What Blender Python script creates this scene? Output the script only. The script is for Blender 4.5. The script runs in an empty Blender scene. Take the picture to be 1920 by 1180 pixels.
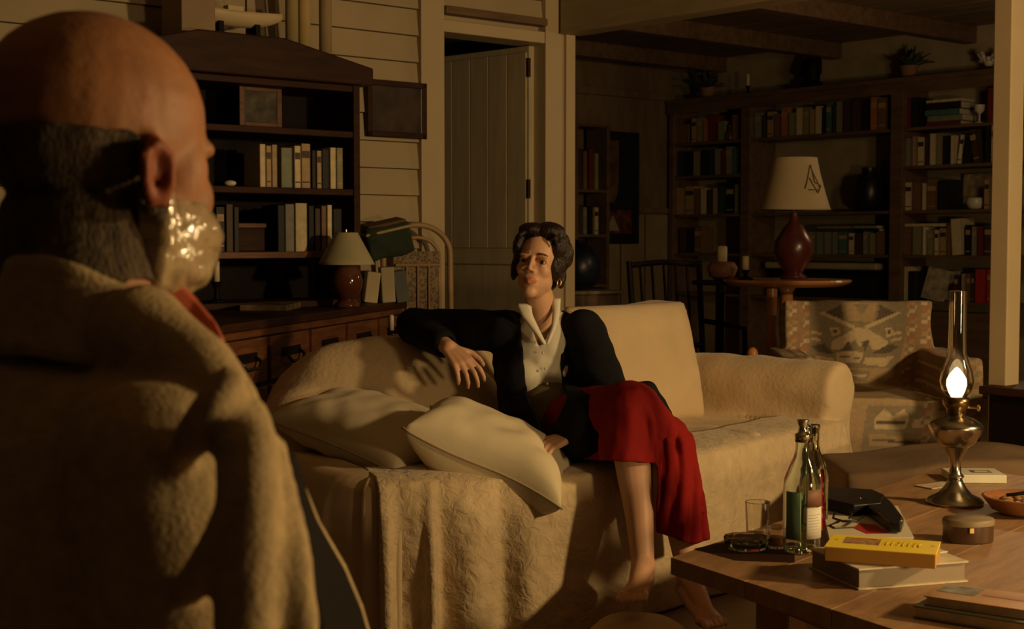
import bpy, bmesh, math, random
from mathutils import Vector, Matrix, noise
random.seed(7)
PI = math.pi
SC = bpy.context.scene
COL = SC.collection
V = Vector

# ------------------------------------------------------------------ camera, world, lights, exposure
FPX = 2700.0
PITCH = math.radians(2.97)
CAMZ = 1.10
cam_d = bpy.data.cameras.new('camera')
cam = bpy.data.objects.new('camera', cam_d); COL.objects.link(cam)
cam.location = (0, 0, CAMZ)
cam.rotation_euler = (PI / 2 - PITCH, 0, 0)
cam_d.sensor_width = 36.0
cam_d.lens = 36.0 * FPX / 1920.0
cam_d.dof.use_dof = True
cam_d.dof.focus_distance = 3.9
cam_d.dof.aperture_fstop = 9.0
SC.camera = cam
w = bpy.data.worlds.new('night'); SC.world = w; w.use_nodes = True
w.node_tree.nodes['Background'].inputs[0].default_value = (1.0, 0.74, 0.48, 1)
w.node_tree.nodes['Background'].inputs[1].default_value = 0.012

def lamp(name, loc, power, color, radius):
    l = bpy.data.lights.new(name, 'POINT'); l.energy = power; l.color = color; l.shadow_soft_size = radius
    o = bpy.data.objects.new(name, l); COL.objects.link(o); o.location = loc
    return o
def spot(name, loc, aim, power, color, radius, size, blend):
    l = bpy.data.lights.new(name, 'SPOT'); l.energy = power; l.color = color; l.shadow_soft_size = radius
    l.spot_size = math.radians(size); l.spot_blend = blend
    o = bpy.data.objects.new(name, l); COL.objects.link(o); o.location = loc
    o.rotation_euler = (V(aim) - V(loc)).to_track_quat('-Z', 'Y').to_euler()
    return o
spot('key_spot_light', (3.1, 2.3, 1.70), (-0.8, 3.4, 0.85), 270, (1.0, 0.67, 0.30), 0.10, 150, 0.62)  # unseen key spot added for the light from the right
lamp('side_fill_light', (2.3, 1.32, 0.80), 95, (1.0, 0.67, 0.30), 0.12)  # unseen fill added to light the man's sleeve and the table fronts
lamp('alcove_fill_light', (2.75, 7.1, 1.9), 15.0, (1.0, 0.68, 0.36), 0.12)  # unseen fill added out of frame to lift the alcove shelves
lamp('ceiling_bounce_light', (-1.6, 1.2, 2.5), 0.8, (1.0, 0.52, 0.25), 0.5)
SC.view_settings.view_transform = 'Standard'
SC.view_settings.look = 'None'
SC.view_settings.exposure = 0.0
SC.view_settings.gamma = 1.0
SC.view_settings.use_curve_mapping = False

# ------------------------------------------------------------------ measuring helpers
CP, SP = math.cos(PITCH), math.sin(PITCH)
def ray(px, py):
    xc = (px - 960) / FPX; zc = (590 - py) / FPX
    return V((xc, CP + zc * SP, -SP + zc * CP))
def P(px, py, d):
    r = ray(px, py); r = r * (d / r.y)
    return V((r.x, r.y, r.z + CAMZ))
def G(px, py, z):
    r = ray(px, py); k = (z - CAMZ) / r.z
    return V((r.x * k, r.y * k, z))
def HIT(px, py, p0, n):
    r = ray(px, py); o = V((0, 0, CAMZ)); n = V(n)
    k = (V(p0) - o).dot(n) / r.dot(n)
    return o + r * k

# ------------------------------------------------------------------ materials
MATS = {}
def mat(name, col, rough=0.6, metal=0.0, var=0.12, scale=6.0, bump=0.0, bscale=40.0, kind='noise', col2=None,
        spec=0.5, trans=0.0, ior=1.45, emit=None, estr=0.0, sss=0.0, sheen=0.0, coat=0.0, attr=False, alpha=1.0, stretch=(1, 1, 1)):
    if name in MATS: return MATS[name]
    m = bpy.data.materials.new(name); m.use_nodes = True
    nt = m.node_tree; N = nt.nodes; L = nt.links
    b = N['Principled BSDF']
    b.inputs['Roughness'].default_value = rough
    b.inputs['Metallic'].default_value = metal
    b.inputs['Specular IOR Level'].default_value = spec
    b.inputs['IOR'].default_value = ior
    b.inputs['Transmission Weight'].default_value = trans
    if sss:
        b.inputs['Subsurface Weight'].default_value = sss
        b.inputs['Subsurface Radius'].default_value = (0.012, 0.005, 0.003)
        b.inputs['Subsurface Scale'].default_value = 1.0
    if sheen: b.inputs['Sheen Weight'].default_value = sheen
    if coat: b.inputs['Coat Weight'].default_value = coat
    if alpha < 1: b.inputs['Alpha'].default_value = alpha
    if emit:
        b.inputs['Emission Color'].default_value = (*emit, 1); b.inputs['Emission Strength'].default_value = estr
    tc = N.new('ShaderNodeTexCoord'); mp = N.new('ShaderNodeMapping')
    L.new(tc.outputs['Object'], mp.inputs[0]); mp.inputs['Scale'].default_value = stretch
    if col2 is None: col2 = tuple(c * (1 - var * 2) for c in col)
    if kind == 'wood':
        t = N.new('ShaderNodeTexNoise'); t.inputs['Scale'].default_value = scale; t.inputs['Detail'].default_value = 6
        t.inputs['Distortion'].default_value = 0.6
        fac = t.outputs['Fac']
    elif kind == 'voronoi':
        t = N.new('ShaderNodeTexVoronoi'); t.inputs['Scale'].default_value = scale; fac = t.outputs['Distance']
    else:
        t = N.new('ShaderNodeTexNoise'); t.inputs['Scale'].default_value = scale; t.inputs['Detail'].default_value = 4
        fac = t.outputs['Fac']
    L.new(mp.outputs[0], t.inputs['Vector'])
    cr = N.new('ShaderNodeValToRGB'); L.new(fac, cr.inputs[0])
    cr.color_ramp.elements[0].position = 0.32; cr.color_ramp.elements[1].position = 0.68
    cr.color_ramp.elements[0].color = (*col2, 1); cr.color_ramp.elements[1].color = (*col, 1)
    out = cr.outputs[0]
    if attr:
        at = N.new('ShaderNodeAttribute'); at.attribute_name = 'Col'
        mx = N.new('ShaderNodeMix'); mx.data_type = 'RGBA'; mx.blend_type = 'MULTIPLY'
        mx.inputs[0].default_value = 1.0
        L.new(out, mx.inputs[6]); L.new(at.outputs['Color'], mx.inputs[7]); out = mx.outputs[2]
    L.new(out, b.inputs['Base Color'])
    if bump:
        bt = N.new('ShaderNodeTexNoise'); bt.inputs['Scale'].default_value = bscale; bt.inputs['Detail'].default_value = 5
        L.new(mp.outputs[0], bt.inputs['Vector'])
        bn = N.new('ShaderNodeBump'); bn.inputs['Strength'].default_value = bump; bn.inputs['Distance'].default_value = 0.01
        L.new(bt.outputs['Fac'], bn.inputs['Height']); L.new(bn.outputs[0], b.inputs['Normal'])
    MATS[name] = m
    return m
wood_dark = mat('dark walnut', (0.045, 0.015, 0.007), 0.55, spec=0.2, kind='wood', scale=5, stretch=(1, 6, 6), var=0.25, bump=0.1)
wood_black = mat('blackened wood', (0.010, 0.005, 0.003), 0.6, spec=0.15, kind='wood', scale=5, var=0.2)
wood_red = mat('red brown wood', (0.17, 0.062, 0.024), 0.4, kind='wood', scale=7, stretch=(1, 1, 6), var=0.25, bump=0.1)
wood_table = mat('worn oak top', (0.40, 0.225, 0.105), 0.45, kind='wood', scale=5, stretch=(1.2, 9, 3), var=0.17, bump=0.12)
wood_shelf = mat('brown shelf wood', (0.17, 0.10, 0.052), 0.5, kind='wood', scale=4, stretch=(1, 5, 5), var=0.2, bump=0.1)
wood_beam = mat('painted beam', (0.36, 0.27, 0.155), 0.6, kind='wood', scale=3, stretch=(1, 5, 5), var=0.12, bump=0.08)
paint_wall = mat('cream siding paint', (0.40, 0.31, 0.19), 0.62, var=0.08, scale=3, bump=0.08, bscale=25)
paint_trim = mat('cream trim paint', (0.46, 0.36, 0.215), 0.5, var=0.06, scale=3)
paint_door = mat('door paint', (0.50, 0.41, 0.26), 0.6, kind='wood', scale=3, stretch=(8, 8, 1), var=0.1)
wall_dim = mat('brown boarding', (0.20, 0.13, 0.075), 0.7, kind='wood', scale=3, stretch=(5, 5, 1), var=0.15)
ceil_wood = mat('ceiling boards', (0.24, 0.165, 0.09), 0.65, kind='wood', scale=3, stretch=(1, 6, 6), var=0.18)
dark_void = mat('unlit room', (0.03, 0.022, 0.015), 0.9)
cloth_cream = mat('cream slipcover', (0.66, 0.50, 0.30), 0.85, var=0.06, scale=5, bump=0.25, bscale=60, sheen=0.2)
cloth_pillow = mat('pillow linen', (0.74, 0.64, 0.43), 0.8, var=0.03, scale=4, bump=0.12, bscale=18, sheen=0.1)
cloth_sheet = mat('plain sheet', (0.62, 0.47, 0.28), 0.85, var=0.04, scale=3, bump=0.1, bscale=30)
paper_cream = mat('page edges', (0.66, 0.56, 0.38), 0.8, var=0.1, scale=60)
gold = mat('brass', (0.75, 0.5, 0.2), 0.3, metal=1)
black_pl = mat('black plastic', (0.012, 0.012, 0.014), 0.35)
skin_f = mat('skin', (0.66, 0.38, 0.235), 0.5, var=0.05, scale=14, sss=0.1, attr=True)
skin_m = mat('ruddy skin', (0.33, 0.145, 0.062), 0.55, spec=0.35, var=0.12, scale=22, sss=0.08, attr=True, bump=0.12, bscale=70)

# damask relief for the bedspread
def damask():
    m = mat('damask bedspread', (0.64, 0.49, 0.295), 0.85, var=0.08, scale=22, sheen=0.2)
    nt = m.node_tree; N = nt.nodes; L = nt.links
    b = N['Principled BSDF']
    tc = N.new('ShaderNodeTexCoord')
    v1 = N.new('ShaderNodeTexVoronoi'); v1.inputs['Scale'].default_value = 26; v1.feature = 'SMOOTH_F1'
    n1 = N.new('ShaderNodeTexNoise'); n1.inputs['Scale'].default_value = 34; n1.inputs['Detail'].default_value = 3; n1.inputs['Distortion'].default_value = 1.2
    L.new(tc.outputs['Object'], v1.inputs['Vector']); L.new(tc.outputs['Object'], n1.inputs['Vector'])
    mm = N.new('ShaderNodeMath'); mm.operation = 'ADD'
    L.new(v1.outputs['Distance'], mm.inputs[0]); L.new(n1.outputs['Fac'], mm.inputs[1])
    bp = N.new('ShaderNodeBump'); bp.inputs['Strength'].default_value = 0.55; bp.inputs['Distance'].default_value = 0.012
    L.new(mm.outputs[0], bp.inputs['Height']); L.new(bp.outputs[0], b.inputs['Normal'])
    return m
cloth_damask = damask()

# ------------------------------------------------------------------ object helpers
def world_of(o):
    m = Matrix.Identity(4)
    while o is not None:
        m = o.matrix_basis @ m; o = o.parent
    return m
def props(o, label=None, cat=None, group=None, kind=None):
    if label: o['label'] = label
    if cat: o['category'] = cat
    if group: o['group'] = group
    if kind: o['kind'] = kind
    return o
def thing(name, label, cat, loc=(0, 0, 0), rz=0.0, group=None):
    o = bpy.data.objects.new(name, None); COL.objects.link(o)
    o.empty_display_size = 0.1
    o.location = loc; o.rotation_euler = (0, 0, rz)
    return props(o, label, cat, group)

class MB:
    def __init__(s, M=None): s.v = []; s.f = []; s.mi = []; s.M = M; s.cur = 0
    def add(s, vs, fs, M=None):
        n = len(s.v)
        for p in vs:
            p = V(p)
            if M is not None: p = M @ p
            if s.M is not None: p = s.M @ p
            s.v.append(p)
        for f in fs: s.f.append([i + n for i in f]); s.mi.append(s.cur)
        return s
    def box(s, c, d, M=None, rz=0.0, rx=0.0, ry=0.0):
        x, y, z = d[0] / 2, d[1] / 2, d[2] / 2
        vs = [V((i * x, j * y, k * z)) for k in (-1, 1) for j in (-1, 1) for i in (-1, 1)]
        R = Matrix.Translation(V(c)) @ Matrix.Rotation(rz, 4, 'Z') @ Matrix.Rotation(rx, 4, 'X') @ Matrix.Rotation(ry, 4, 'Y')
        if M is not None: R = M @ R
        return s.add(vs, [(0, 2, 3, 1), (4, 5, 7, 6), (0, 1, 5, 4), (2, 6, 7, 3), (0, 4, 6, 2), (1, 3, 7, 5)], R)
    def b2(s, lo, hi, M=None):
        return s.box([(a + b) / 2 for a, b in zip(lo, hi)], [abs(b - a) for a, b in zip(lo, hi)], M)
    def prism(s, poly, z0, z1, M=None):
        n = len(poly)
        vs = [(p[0], p[1], z0) for p in poly] + [(p[0], p[1], z1) for p in poly]
        fs = [list(range(n))[::-1], list(range(n, 2 * n))] + [(i, (i + 1) % n, (i + 1) % n + n, i + n) for i in range(n)]
        return s.add(vs, fs, M)
    def lathe(s, prof, seg=28, M=None, sy=1.0, caps=True):
        fine = [prof[0]]
        for (r0, z0), (r1, z1) in zip(prof[:-1], prof[1:]):
            l = math.hypot(r1 - r0, z1 - z0)
            i = len(fine) and prof.index((r0, z0))
            def turn(a, b, c):
                u = (b[0] - a[0], b[1] - a[1]); v = (c[0] - b[0], c[1] - b[1]); lu, lv = math.hypot(*u), math.hypot(*v)
                return lu > 1e-7 and lv > 1e-7 and (u[0] * v[0] + u[1] * v[1]) / (lu * lv) < 0.62
            if l > 0.006:
                k = 0.0012 / l
                if i > 0 and turn(prof[i - 1], prof[i], (r1, z1)): fine.append((r0 + (r1 - r0) * k, z0 + (z1 - z0) * k))
                if i + 2 < len(prof) and turn((r0, z0), (r1, z1), prof[i + 2]): fine.append((r1 + (r0 - r1) * k, z1 + (z0 - z1) * k))
            fine.append((r1, z1))
        prof = fine; vs = []; fs = []; n = len(prof)
        for i in range(seg):
            a = 2 * PI * i / seg
            for r, z in prof: vs.append((r * math.cos(a), r * math.sin(a) * sy, z))
        for i in range(seg):
            j = (i + 1) % seg
            for k in range(n - 1): fs.append((i * n + k, j * n + k, j * n + k + 1, i * n + k + 1))
        if caps and prof[0][0] > 1e-5: fs.append([i * n for i in range(seg)][::-1])
        if caps and prof[-1][0] > 1e-5: fs.append([i * n + n - 1 for i in range(seg)])
        return s.add(vs, fs, M)
    def ell(s, c, r, M=None, R=None, seg=20):
        vs = []; fs = []; m = seg // 2
        for i in range(1, m):
            t = PI * i / m
            for j in range(seg):
                a = 2 * PI * j / seg
                vs.append(V((r[0] * math.sin(t) * math.cos(a), r[1] * math.sin(t) * math.sin(a), r[2] * math.cos(t))))
        vs.append(V((0, 0, r[2]))); vs.append(V((0, 0, -r[2])))
        for i in range(m - 2):
            for j in range(seg):
                k = (j + 1) % seg
                fs.append((i * seg + j, (i + 1) * seg + j, (i + 1) * seg + k, i * seg + k))
        T = len(vs) - 2; B = T + 1
        for j in range(seg):
            k = (j + 1) % seg
            fs.append((T, j, k)); fs.append((B, (m - 2) * seg + k, (m - 2) * seg + j))
        X = Matrix.Translation(V(c)) @ (R if R is not None else Matrix.Identity(4))
        if M is not None: X = M @ X
        return s.add(vs, fs, X)
    def tube(s, pts, rad, seg=12, M=None, caps=True, closed=False, flat=1.0):
        pts = [V(p) for p in pts]; n = len(pts)
        if not hasattr(rad, '__len__'): rad = [rad] * n
        vs = []; fs = []; prev = None
        rings = []
        for i, p in enumerate(pts):
            if closed: t = pts[(i + 1) % n] - pts[i - 1]
            else: t = pts[min(i + 1, n - 1)] - pts[max(i - 1, 0)]
            t.normalize()
            if prev is None:
                u = t.cross(V((0, 0, 1)))
                if u.length < 0.1: u = t.cross(V((1, 0, 0)))
            else: u = prev - t * prev.dot(t)
            u.normalize(); prev = u; q = t.cross(u)
            rings.append([p + (u * math.cos(2 * PI * j / seg) + q * math.sin(2 * PI * j / seg) * flat) * rad[i] for j in range(seg)])
        for r in rings: vs += r
        for i in range(n - 1 if not closed else n):
            a = i * seg; b = ((i + 1) % n) * seg
            for j in range(seg): fs.append((a + j, a + (j + 1) % seg, b + (j + 1) % seg, b + j))
        if caps and not closed:
            fs.append(list(range(seg))[::-1]); fs.append([(n - 1) * seg + j for j in range(seg)])
        return s.add(vs, fs, M)
    def limb(s, pts, rad, M=None, seg=14):
        # overlapping closed capsules for the voxel union
        pts = [V(p) for p in pts]
        for i in range(len(pts) - 1): s.tube([pts[i], pts[i + 1]], [rad[i], rad[i + 1]], seg, M)
        for p, r in zip(pts, rad): s.ell(p, (r, r, r), M, seg=seg)
        return s
    def grid(s, fn, nu, nv, M=None):
        vs = [fn(i / nu, j / nv) for j in range(nv + 1) for i in range(nu + 1)]
        fs = [(j * (nu + 1) + i, j * (nu + 1) + i + 1, (j + 1) * (nu + 1) + i + 1, (j + 1) * (nu + 1) + i) for j in range(nv) for i in range(nu)]
        return s.add(vs, fs, M)
    def mesh(s, name, mats, inv=None, smooth=False):
        me = bpy.data.meshes.new(name)
        vs = [inv @ p for p in s.v] if inv is not None else s.v
        me.from_pydata([tuple(p) for p in vs], [], s.f)
        for m in mats: me.materials.append(m)
        if len(mats) > 1:
            for p, i in zip(me.polygons, s.mi): p.material_index = i
        if smooth: me.polygons.foreach_set('use_smooth', [True] * len(me.polygons))
        me.update()
        bm = bmesh.new(); bm.from_mesh(me); bmesh.ops.remove_doubles(bm, verts=bm.verts, dist=1e-5); bmesh.ops.recalc_face_normals(bm, faces=bm.faces); bm.to_mesh(me); bm.free()
        return me
    def build(s, name, m, parent=None, smooth=False, bevel=0.0, world=False, label=None, solid=0.0, sub=0, seg=2, kind=None):
        mats = m if isinstance(m, (list, tuple)) else [m]
        inv = world_of(parent).inverted() if (world and parent is not None) else None
        me = s.mesh(name, mats, inv, smooth)
        o = bpy.data.objects.new(name, me); COL.objects.link(o)
        if parent is not None: o.parent = parent
        if solid:
            md = o.modifiers.new('solid', 'SOLIDIFY'); md.thickness = solid; md.offset = 0
        if bevel:
            md = o.modifiers.new('bevel', 'BEVEL'); md.width = bevel; md.segments = seg; md.limit_method = 'ANGLE'
            md.harden_normals = False
            me.polygons.foreach_set('use_smooth', [True] * len(me.polygons)) if smooth else None
        if sub:
            md = o.modifiers.new('sub', 'SUBSURF'); md.levels = sub; md.render_levels = sub
        if label: o['label'] = label
        if kind: o['kind'] = kind
        return o

def single(o, label, cat, group=None): return props(o, label, cat, group)

def place(o, loc, rz=0.0, rx=0.0, ry=0.0):
    o.location = loc; o.rotation_euler = (rx, ry, rz); return o

def remesh(mb, voxel, smooth=6, factor=0.5, post=None, origin=None):
    """Union of closed pieces as one continuous skin."""
    me = mb.mesh('tmp', [], None, True)
    bm = bmesh.new(); bm.from_mesh(me); bmesh.ops.triangulate(bm, faces=bm.faces)
    for _ in range(8):
        es = [e for e in bm.edges if e.calc_length() > voxel * 8]
        if not es: break
        bmesh.ops.subdivide_edges(bm, edges=es, cuts=1); bmesh.ops.triangulate(bm, faces=[f for f in bm.faces if len(f.verts) > 3])
    bm.to_mesh(me); bm.free()
    o = bpy.data.objects.new('tmp', me); COL.objects.link(o)
    md = o.modifiers.new('r', 'REMESH'); md.mode = 'VOXEL'; md.voxel_size = voxel; md.adaptivity = 0
    if smooth:
        ms = o.modifiers.new('s', 'SMOOTH'); ms.factor = factor; ms.iterations = smooth
    dg = bpy.context.evaluated_depsgraph_get(); dg.update()
    r = bpy.data.meshes.new_from_object(o.evaluated_get(dg))
    bpy.data.objects.remove(o); bpy.data.meshes.remove(me)
    if post:
        pn = [(v.co.copy(), v.normal.copy()) for v in r.vertices]
        flat = []
        for p, n in pn: flat.extend(post(p, n))
        r.vertices.foreach_set('co', flat); r.update()
    r.polygons.foreach_set('use_smooth', [True] * len(r.polygons))
    return r
def put(me, name, m, parent=None, world=True, label=None):
    for x in (m if isinstance(m, (list, tuple)) else [m]): me.materials.append(x)
    if world and parent is not None: me.transform(world_of(parent).inverted())
    me.name = name
    o = bpy.data.objects.new(name, me); COL.objects.link(o)
    if parent is not None: o.parent = parent
    if label: o['label'] = label
    return o
def cut(me, keep, offset=0.0):
    """Copy of a mesh with only vertices for which keep(co) holds, pushed out by offset."""
    bm = bmesh.new(); bm.from_mesh(me)
    bm.normal_update()
    nn = {v: v.normal.copy() for v in bm.verts}
    kill = [v for v in bm.verts if not keep(v.co)]
    for v in bm.verts:
        off = offset(v.co) if callable(offset) else offset
        v.co = v.co + nn[v] * off
    bmesh.ops.delete(bm, geom=kill, context='VERTS')
    for _ in range(9):
        edge = [v for v in bm.verts if v.is_boundary]
        new = {}
        for v in edge:
            nb = [e.other_vert(v).co for e in v.link_edges if e.is_boundary]
            if len(nb) == 2: new[v] = v.co * 0.4 + (nb[0] + nb[1]) * 0.3
        for v, c in new.items(): v.co = c
    out = bpy.data.meshes.new('cut'); bm.to_mesh(out); bm.free()
    out.polygons.foreach_set('use_smooth', [True] * len(out.polygons))
    return out
def solid(o, t, off=0.0):
    md = o.modifiers.new('solid', 'SOLIDIFY'); md.thickness = t; md.offset = off; return o
def paint(me, fn):
    ca = me.color_attributes.new('Col', 'FLOAT_COLOR', 'POINT')
    for i, v in enumerate(me.vertices):
        c = fn(v.co, v.normal); ca.data[i].color = (c[0], c[1], c[2], 1)

# ------------------------------------------------------------------ the room
ANG = math.radians(40.5)
A = V((math.cos(ANG), math.sin(ANG), 0))           # along the left wall, away to the right
NB = V((-math.sin(ANG), math.cos(ANG), 0))         # into the left wall
C0 = V((0.207, 7.0, 0))                            # corner post
WL = Matrix.Translation(C0) @ Matrix.Rotation(ANG, 4, 'Z')
RB = ANG - PI / 2
L0 = V((1.24, 11.5, 0))
BW = Matrix.Translation(L0) @ Matrix.Rotation(RB, 4, 'Z')

o = MB().b2((-7, -3, -0.05), (8, 15, 0)).build('floor', mat('floor boards', (0.20, 0.125, 0.065), 0.5, kind='wood', scale=3, stretch=(1, 8, 1))); o['kind'] = 'structure'
CH = 3.1
wall = bpy.data.objects.new('wall_left', None); COL.objects.link(wall); wall.matrix_basis = WL; wall['kind'] = 'structure'
MB().b2((-6, 0.02, 0), (-0.73, 0.12, CH)).build('wall_core', paint_wall, wall)
MB().b2((-0.73, 0.02, 2.06), (0.0, 0.12, CH)).build('wall_core', paint_wall, wall)
bh = 0.118; k = 0
while k * bh < CH:
    z = k * bh
    if z < 2.06: spans = [(-6, -0.73)]
    else: spans = [(-6, -0.73), (-0.70, 0.0)]
    for x0, x1 in spans:
        mb = MB()
        mb.add([(x0, 0.02, z), (x1, 0.02, z), (x1, -0.014, z), (x0, -0.014, z),
                (x0, 0.02, z + bh), (x1, 0.02, z + bh), (x1, 0.0, z + bh - 0.004), (x0, 0.0, z + bh - 0.004)],
               [(0, 1, 2, 3), (4, 7, 6, 5), (3, 2, 6, 7), (0, 3, 7, 4), (1, 5, 6, 2), (0, 4, 5, 1)])
        mb.build('siding_board', paint_wall, wall)
    k += 1
def structure(mb, name, m, M=None, bevel=0.004):
    o = mb.build(name, m, bevel=bevel)
    if M is not None: o.matrix_basis = M
    o['kind'] = 'structure'; return o
# door frame and rails
structure(MB().b2((-0.83, -0.035, 0), (-0.70, 0.13, CH)), 'trim_1', paint_trim, WL)
structure(MB().b2((-0.09, -0.035, 0), (0.03, 0.13, CH)), 'trim_2', paint_trim, WL)
structure(MB().b2((-0.70, -0.03, 2.035), (-0.09, 0.13, 2.09)), 'trim_3', paint_trim, WL)
structure(MB().b2((-0.70, -0.05, 2.115), (-0.09, 0.0, 2.15)), 'trim_4', wood_shelf, WL)
structure(MB().b2((-1.32, -0.05, 2.21), (-0.83, 0.0, 2.25)), 'trim_5', wood_shelf, WL)
structure(MB().b2((0.03, -0.05, 0), (0.09, 0.10, CH)), 'trim_6', paint_trim, WL)
# room beyond the door
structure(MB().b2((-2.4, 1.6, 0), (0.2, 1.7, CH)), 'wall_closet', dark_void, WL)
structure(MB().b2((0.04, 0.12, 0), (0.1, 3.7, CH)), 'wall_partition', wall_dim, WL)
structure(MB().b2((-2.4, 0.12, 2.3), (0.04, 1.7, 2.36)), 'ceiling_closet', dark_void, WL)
# door leaf
hinge = WL @ V((-0.105, 0.05, 0))
dr = thing('door', None, None, hinge, 0); dr.name = 'door_1'
dr['kind'] = 'structure'
dr.rotation_euler = (0, 0, math.atan2(0.69, -0.72))
MB().b2((0, -0.018, 0.01), (0.66, 0.018, 2.03)).build('door_leaf', paint_door, dr, bevel=0.003)
for i in range(5):
    MB().b2((0.015 + i * 0.128, 0.016, 1.06), (0.015 + i * 0.128 + 0.124, 0.026, 2.0)).build('door_board', paint_door, dr, bevel=0.003)
MB().b2((0.01, 0.016, 0.98), (0.65, 0.032, 1.05)).build('lock_rail', paint_door, dr, bevel=0.003)
MB().b2((0.01, 0.016, 0.05), (0.65, 0.024, 0.97)).build('lower_panel', paint_door, dr, bevel=0.003)
for z in (1.88, 1.3, 0.3):
    MB().tube([(0.0, 0.02, z), (0.0, 0.02, z + 0.09)], 0.009).build('hinge', wood_dark, dr)
kn = MB().lathe([(0.0, 0), (0.012, 0.0), (0.012, 0.03), (0.026, 0.04), (0.026, 0.055), (0.0, 0.065)], 16).build('door_knob', gold, dr, smooth=True)
place(kn, (0.60, 0.02, 1.01), rx=-PI / 2)

# header beam across the opening
HB = Matrix.Translation(C0) @ Matrix.Rotation(RB, 4, 'Z')
structure(MB().b2((0.05, 0.0, 2.085), (3.6, 0.12, 3.2)), 'wall_header', wood_beam, HB)
structure(MB().b2((0.05, -0.012, 2.085), (3.6, -0.001, 2.33)), 'trim_7', wood_beam, HB)
structure(MB().b2((2.37, -0.04, 0), (2.44, 0.05, 2.085)), 'trim_8', paint_trim, HB)

# back rooms
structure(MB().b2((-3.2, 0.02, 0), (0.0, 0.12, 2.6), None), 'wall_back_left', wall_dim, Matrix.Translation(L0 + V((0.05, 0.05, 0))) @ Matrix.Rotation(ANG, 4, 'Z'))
structure(MB().b2((-0.4, 0.30, 0), (5.2, 0.40, 2.7)), 'wall_back', mat('cream back wall', (0.42, 0.33, 0.19), 0.7), BW)
# alcove ceiling with boards and beams
ce = bpy.data.objects.new('ceiling', None); COL.objects.link(ce); ce.matrix_basis = BW; ce['kind'] = 'structure'
MB().b2((-0.9, -5.3, 2.56), (5.0, 0.4, 2.6)).build('ceiling_core', ceil_wood, ce)
for i in range(17):
    y = -5.2 + i * 0.33
    MB().b2((-0.9, y, 2.535), (5.0, y + 0.318, 2.56)).build('ceiling_board', ceil_wood, ce, bevel=0.004)
for x in (0.25, 1.35, 2.45, 3.55):
    MB().b2((x, -4.2, 2.42), (x + 0.10, 0.3, 2.535)).build('ceiling_beam', wood_shelf, ce, bevel=0.006)
structure(MB().b2((-6.5, -8, CH), (3.0, 0.2, CH + 0.05)), 'ceiling_main', ceil_wood, WL)

# panelled boards under the poster
pw = Matrix.Translation(L0 + V((0.05, 0.05, 0))) @ Matrix.Rotation(ANG, 4, 'Z')
wb = [o for o in COL.objects if o.name == 'wall_back_left'][0]
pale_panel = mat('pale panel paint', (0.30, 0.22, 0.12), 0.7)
for i in range(4):
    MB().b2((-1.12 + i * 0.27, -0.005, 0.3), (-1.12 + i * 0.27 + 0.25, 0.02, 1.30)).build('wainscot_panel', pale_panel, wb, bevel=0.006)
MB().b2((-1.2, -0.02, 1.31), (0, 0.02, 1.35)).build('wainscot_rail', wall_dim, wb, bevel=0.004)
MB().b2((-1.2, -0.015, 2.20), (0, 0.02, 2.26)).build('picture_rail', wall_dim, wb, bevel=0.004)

# ------------------------------------------------------------------ books
COLS = {
 'cream': (0.66, 0.54, 0.32), 'tan': (0.42, 0.29, 0.15), 'olive': (0.27, 0.25, 0.12), 'black': (0.015, 0.014, 0.014),
 'dark brown': (0.07, 0.038, 0.022), 'red': (0.42, 0.035, 0.02), 'dark red': (0.17, 0.025, 0.018), 'orange': (0.45, 0.16, 0.05),
 'grey green': (0.21, 0.24, 0.16), 'teal': (0.07, 0.16, 0.14), 'dark blue': (0.025, 0.04, 0.07), 'white': (0.78, 0.70, 0.52),
 'grey': (0.25, 0.23, 0.19), 'dark green': (0.03, 0.06, 0.035), 'brown': (0.20, 0.11, 0.055), 'yellow': (0.62, 0.42, 0.06)}
def bmat(c): return mat(c + ' book cloth', COLS[c], 0.55, var=0.1, scale=40)
def book_mesh(w, h, d, c, band=True):
    """standing book, spine towards -y, width along x"""
    mb = MB(); t = min(0.003, w * 0.12)
    mb.b2((-w / 2, -d / 2, 0), (w / 2, -d / 2 + t, h))
    mb.b2((-w / 2, -d / 2, 0), (-w / 2 + t, d / 2, h)); mb.b2((w / 2 - t, -d / 2, 0), (w / 2, d / 2, h))
    if band and w > 0.018 and int(w * 1e5 + h * 1e4) % 3 == 0:
        mb.cur = 2; mb.b2((-w / 2 + t, -d / 2 - 0.0008, h * 0.68), (w / 2 - t, -d / 2, h * 0.84))
        mb.b2((-w / 2 + t, -d / 2 - 0.0008, h * 0.12), (w / 2 - t, -d / 2, h * 0.15))
    mb.cur = 1; mb.b2((-w / 2 + t, -d / 2 + t, 0.004), (w / 2 - t, d / 2 - 0.004, h - 0.004))
    lab = bmat('tan') if c not in ('tan', 'cream', 'white') else bmat('dark brown')
    return mb, [bmat(c), paper_cream, lab]
ORD = ['leftmost', 'second from left', 'third from left', 'fourth from left', 'fifth from left', 'sixth from left', 'seventh from left',
       'eighth from left', 'ninth from left', 'tenth from left', 'eleventh from left', 'twelfth from left', 'thirteenth from left',
       'fourteenth from left', 'fifteenth from left', 'sixteenth from left', 'seventeenth from left', 'eighteenth from left', 'nineteenth from left', 'twentieth from left']
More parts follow.
